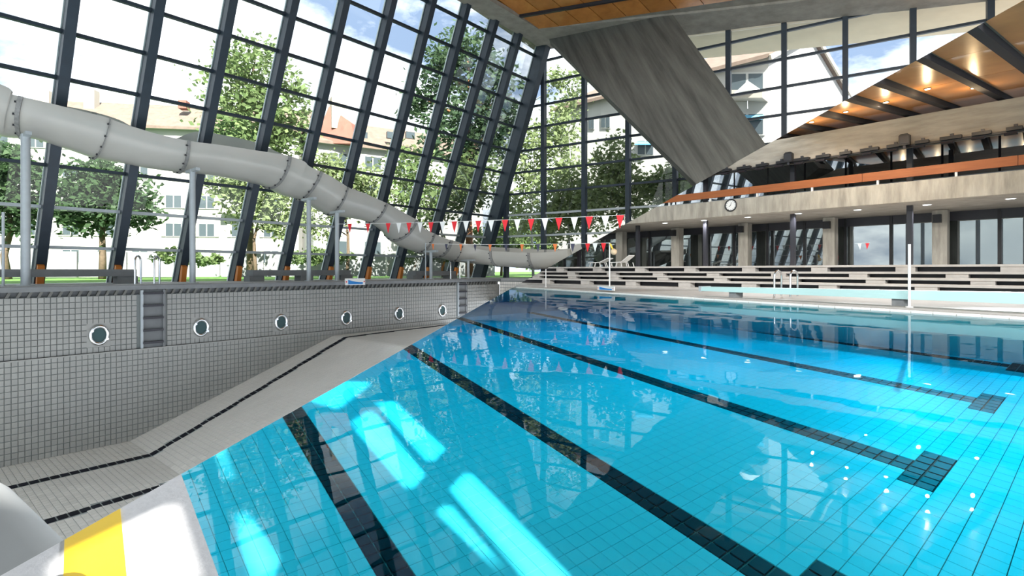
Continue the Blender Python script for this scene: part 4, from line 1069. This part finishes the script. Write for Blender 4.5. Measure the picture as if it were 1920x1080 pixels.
# ---- recessed lamps under the gallery slab and on the wooden ceiling
od = ['first', 'second', 'third', 'fourth', 'fifth', 'sixth', 'seventh']
for k, (x, y) in enumerate(((1895, 372), (1738, 383.5), (1608, 393), (1497, 400), (1402, 407), (1320, 413), (1247, 418))):
    c = on_plane(x, y, V((0, 0, Z1 + .02)), UP)
    t = thing('downlight', c, od[k] + ' round downlight under the gallery slab, counted from the right frame edge', 'lamp', 'downlights under the gallery')
    MB().ring(c - UP * .005, UP, .17, .02, 20, 6).build('trim_ring', M_PLAST, t, 'B'); MB().disc(c - UP * .02, UP, .15, .02, 20).build('lamp_disc', M_DOWN, t, 'B')
    L_ = bpy.data.lights.new('downlight_beam', 'SPOT'); L_.energy = 120; L_.spot_size = math.radians(150); L_.spot_blend = .7; L_.shadow_soft_size = .14
    lo = bpy.data.objects.new('downlight_beam', L_); COL.objects.link(lo); lo.parent = t; lo.location = V((0, 0, -.05))
for k, (x, y) in enumerate(((1826, 164), (1739, 166), (1661, 191), (1586, 209), (1522, 228))):
    c = on_plane(x, y, cco - UP * .05, cno)
    t = thing('ceiling_spotlight', c, od[k] + ' warm ceiling spotlight over the gallery, counted from the right frame edge', 'lamp', 'spotlights in the wooden ceiling')
    MB().ring(c - UP * .01, UP, .1, .02, 18, 6).build('trim_ring', M_DARK, t, 'B'); MB().disc(c - UP * .03, UP, .085, .02, 18).build('lamp_disc', M_SPOT, t, 'B')
    L_ = bpy.data.lights.new('spot_glow', 'POINT'); L_.energy = 18; L_.color = (1, .72, .4); L_.shadow_soft_size = .06
    L2 = bpy.data.lights.new('spot_beam', 'SPOT'); L2.energy = 70; L2.color = (1, .9, .76); L2.spot_size = math.radians(150); L2.spot_blend = .6; L2.shadow_soft_size = .06
    l2 = bpy.data.objects.new('spot_beam', L2); COL.objects.link(l2); l2.parent = t; l2.location = V((0, 0, -.06))
    lo = bpy.data.objects.new('spot_glow', L_); COL.objects.link(lo); lo.parent = t; lo.location = V((0, 0, -.55))
# ---- sun loungers on the upper floor
for k, (xa, xb, flip, lb) in enumerate(((1108, 1146, 1, 'white sun lounger with low back on the gallery floor beside the lifebuoy pole'), (1148, 1186, -1, 'white sun lounger with raised back in front of the steel post'))):
    Q = G0 + nG * -.6; a_, b_ = ray_line(xa, Q, dG), ray_line(xb, Q, dG); d_ = (b_ - a_).normalized(); L = (b_ - a_).length
    t = thing('sun_lounger', dk((a_ + b_) / 2, ZG), lb, 'lounger', 'white sun loungers')
    q = lambda f_, wv, h_: dk(a_ + d_ * L * f_ + nG * wv, ZG + h_)
    hi_ = .40 if k else .25
    MB().prism([q(0, -.3, .26), q(.6, -.3, .28), q(.6, .3, .28), q(0, .3, .26)], UP * .05).build('bed', M_PLAST, t, 'B')
    MB().prism([q(.58, -.3, .28), q(.96, -.3, .28 + hi_), q(.96, .3, .28 + hi_), q(.58, .3, .28)], UP * .05).build('backrest', M_PLAST, t, 'B')
    for f_ in (.06, .3, .62, .95):
        for wv in (-.27, .27):
            MB().tube([q(f_, wv, 0), q(f_ + (.06 if f_ < .5 else -.06), wv, .27)], .025, 8).build('leg', M_PLAST, t, 'B')
# ---- poles, lifebuoy, handrails and sign on the gallery side
EB = r0 + rn * .55
t = thing('lifebuoy_pole', dk(ray_line(1143, EB, rdr), .1), 'thin white pole with a yellow hook and beige ball by the pool', 'pole')
p = ray_line(1143, EB, rdr); zz = lambda y: ZC + (YH - y) / F * p.y
MB().tube([dk(p, .1), dk(p, zz(455))], .035, 10).build('shaft', M_PLAST, t)
hb = P(1151, 472, p.y - .1); smooth_angle(MB().tube([hb + UP * (.16 * math.cos(a_)) for a_ in [math.pi * i / 8 for i in range(9)]], [.16 * math.sin(math.pi * i / 8) + .003 for i in range(9)], 14).build('ball', M_BOUY, t), 80)
MB().beam(P(1144, 457, p.y - .1), P(1149, 468, p.y - .1), .07, .07).build('hook', M_YEL, t)
for x, yt, lb in ((1705, 458, 'thin white pole at the pool edge near the springboard'), (1023.5, 503, 'short thin steel pole at the far pool edge by the seam')):
    p = ray_line(x, EB, rdr); o = MB().tube([dk(p, .1), dk(p, ZC + (YH - yt) / F * p.y)], .035, 10).disc(dk(p, .1), UP, .09, .03, 12).build('thin_pole', M_PLAST, None, 'B', org=dk(p, .1)); tag(smooth_angle(o), lb, 'pole')
rail_pair(r0 + rn * 2.3, rdr, rn, 1452, 1482, .12, 1.09, .4, 'chrome ladder handrails at the filled pool beside the springboard', 'B', .035)
p1_, p2_ = ray_line(1121, r0 + rn * .1, rdr), ray_line(1152, r0 + rn * .1, rdr)
sign(dk((p1_ + p2_) / 2, .24), (p2_ - p1_).normalized(), -rn, (p2_ - p1_).length, .20, 'blue and white depth sign on the filled pool edge', 'B')
# ---- long pale turquoise board lying by the pool
bq = [on_plane(x, y, V((0, 0, .3)), UP) for x, y in ((1314, 545.5), (1925, 570.5))]
bd = (bq[1] - bq[0]).normalized(); bn = V((-bd.y, bd.x, 0)); bn = bn if bn.x > 0 else -bn
L = (bq[1] - bq[0]).length + 4
sbd = thing('springboard', dk(bq[0] + bd * L / 2, .1), 'long pale turquoise springboard lying low beside the pool', 'springboard')
def bp(f_, w_, z): return bq[0] + bd * L * f_ + bn * w_ + UP * (z - .3)
MB().hexa([bp(0, 0, .30), bp(1, 0, .30), bp(1, .55, .30), bp(0, .55, .30)], [bp(0, .06, .46), bp(1, .06, .62), bp(1, .55, .62), bp(0, .55, .46)]).build('board', M_TURQ, sbd, 'B')
MB().box(bp(0, .28, .38) - bd * .04, bd * .05, bn * .3, UP * .1).build('end_cap', M_STEELL, sbd, 'B')
for f_ in (.1, .5, .9): MB().box(bp(f_, .3, .2), bd * .15, bn * .2, UP * .1).build('foot', M_GREYC, sbd, 'B')
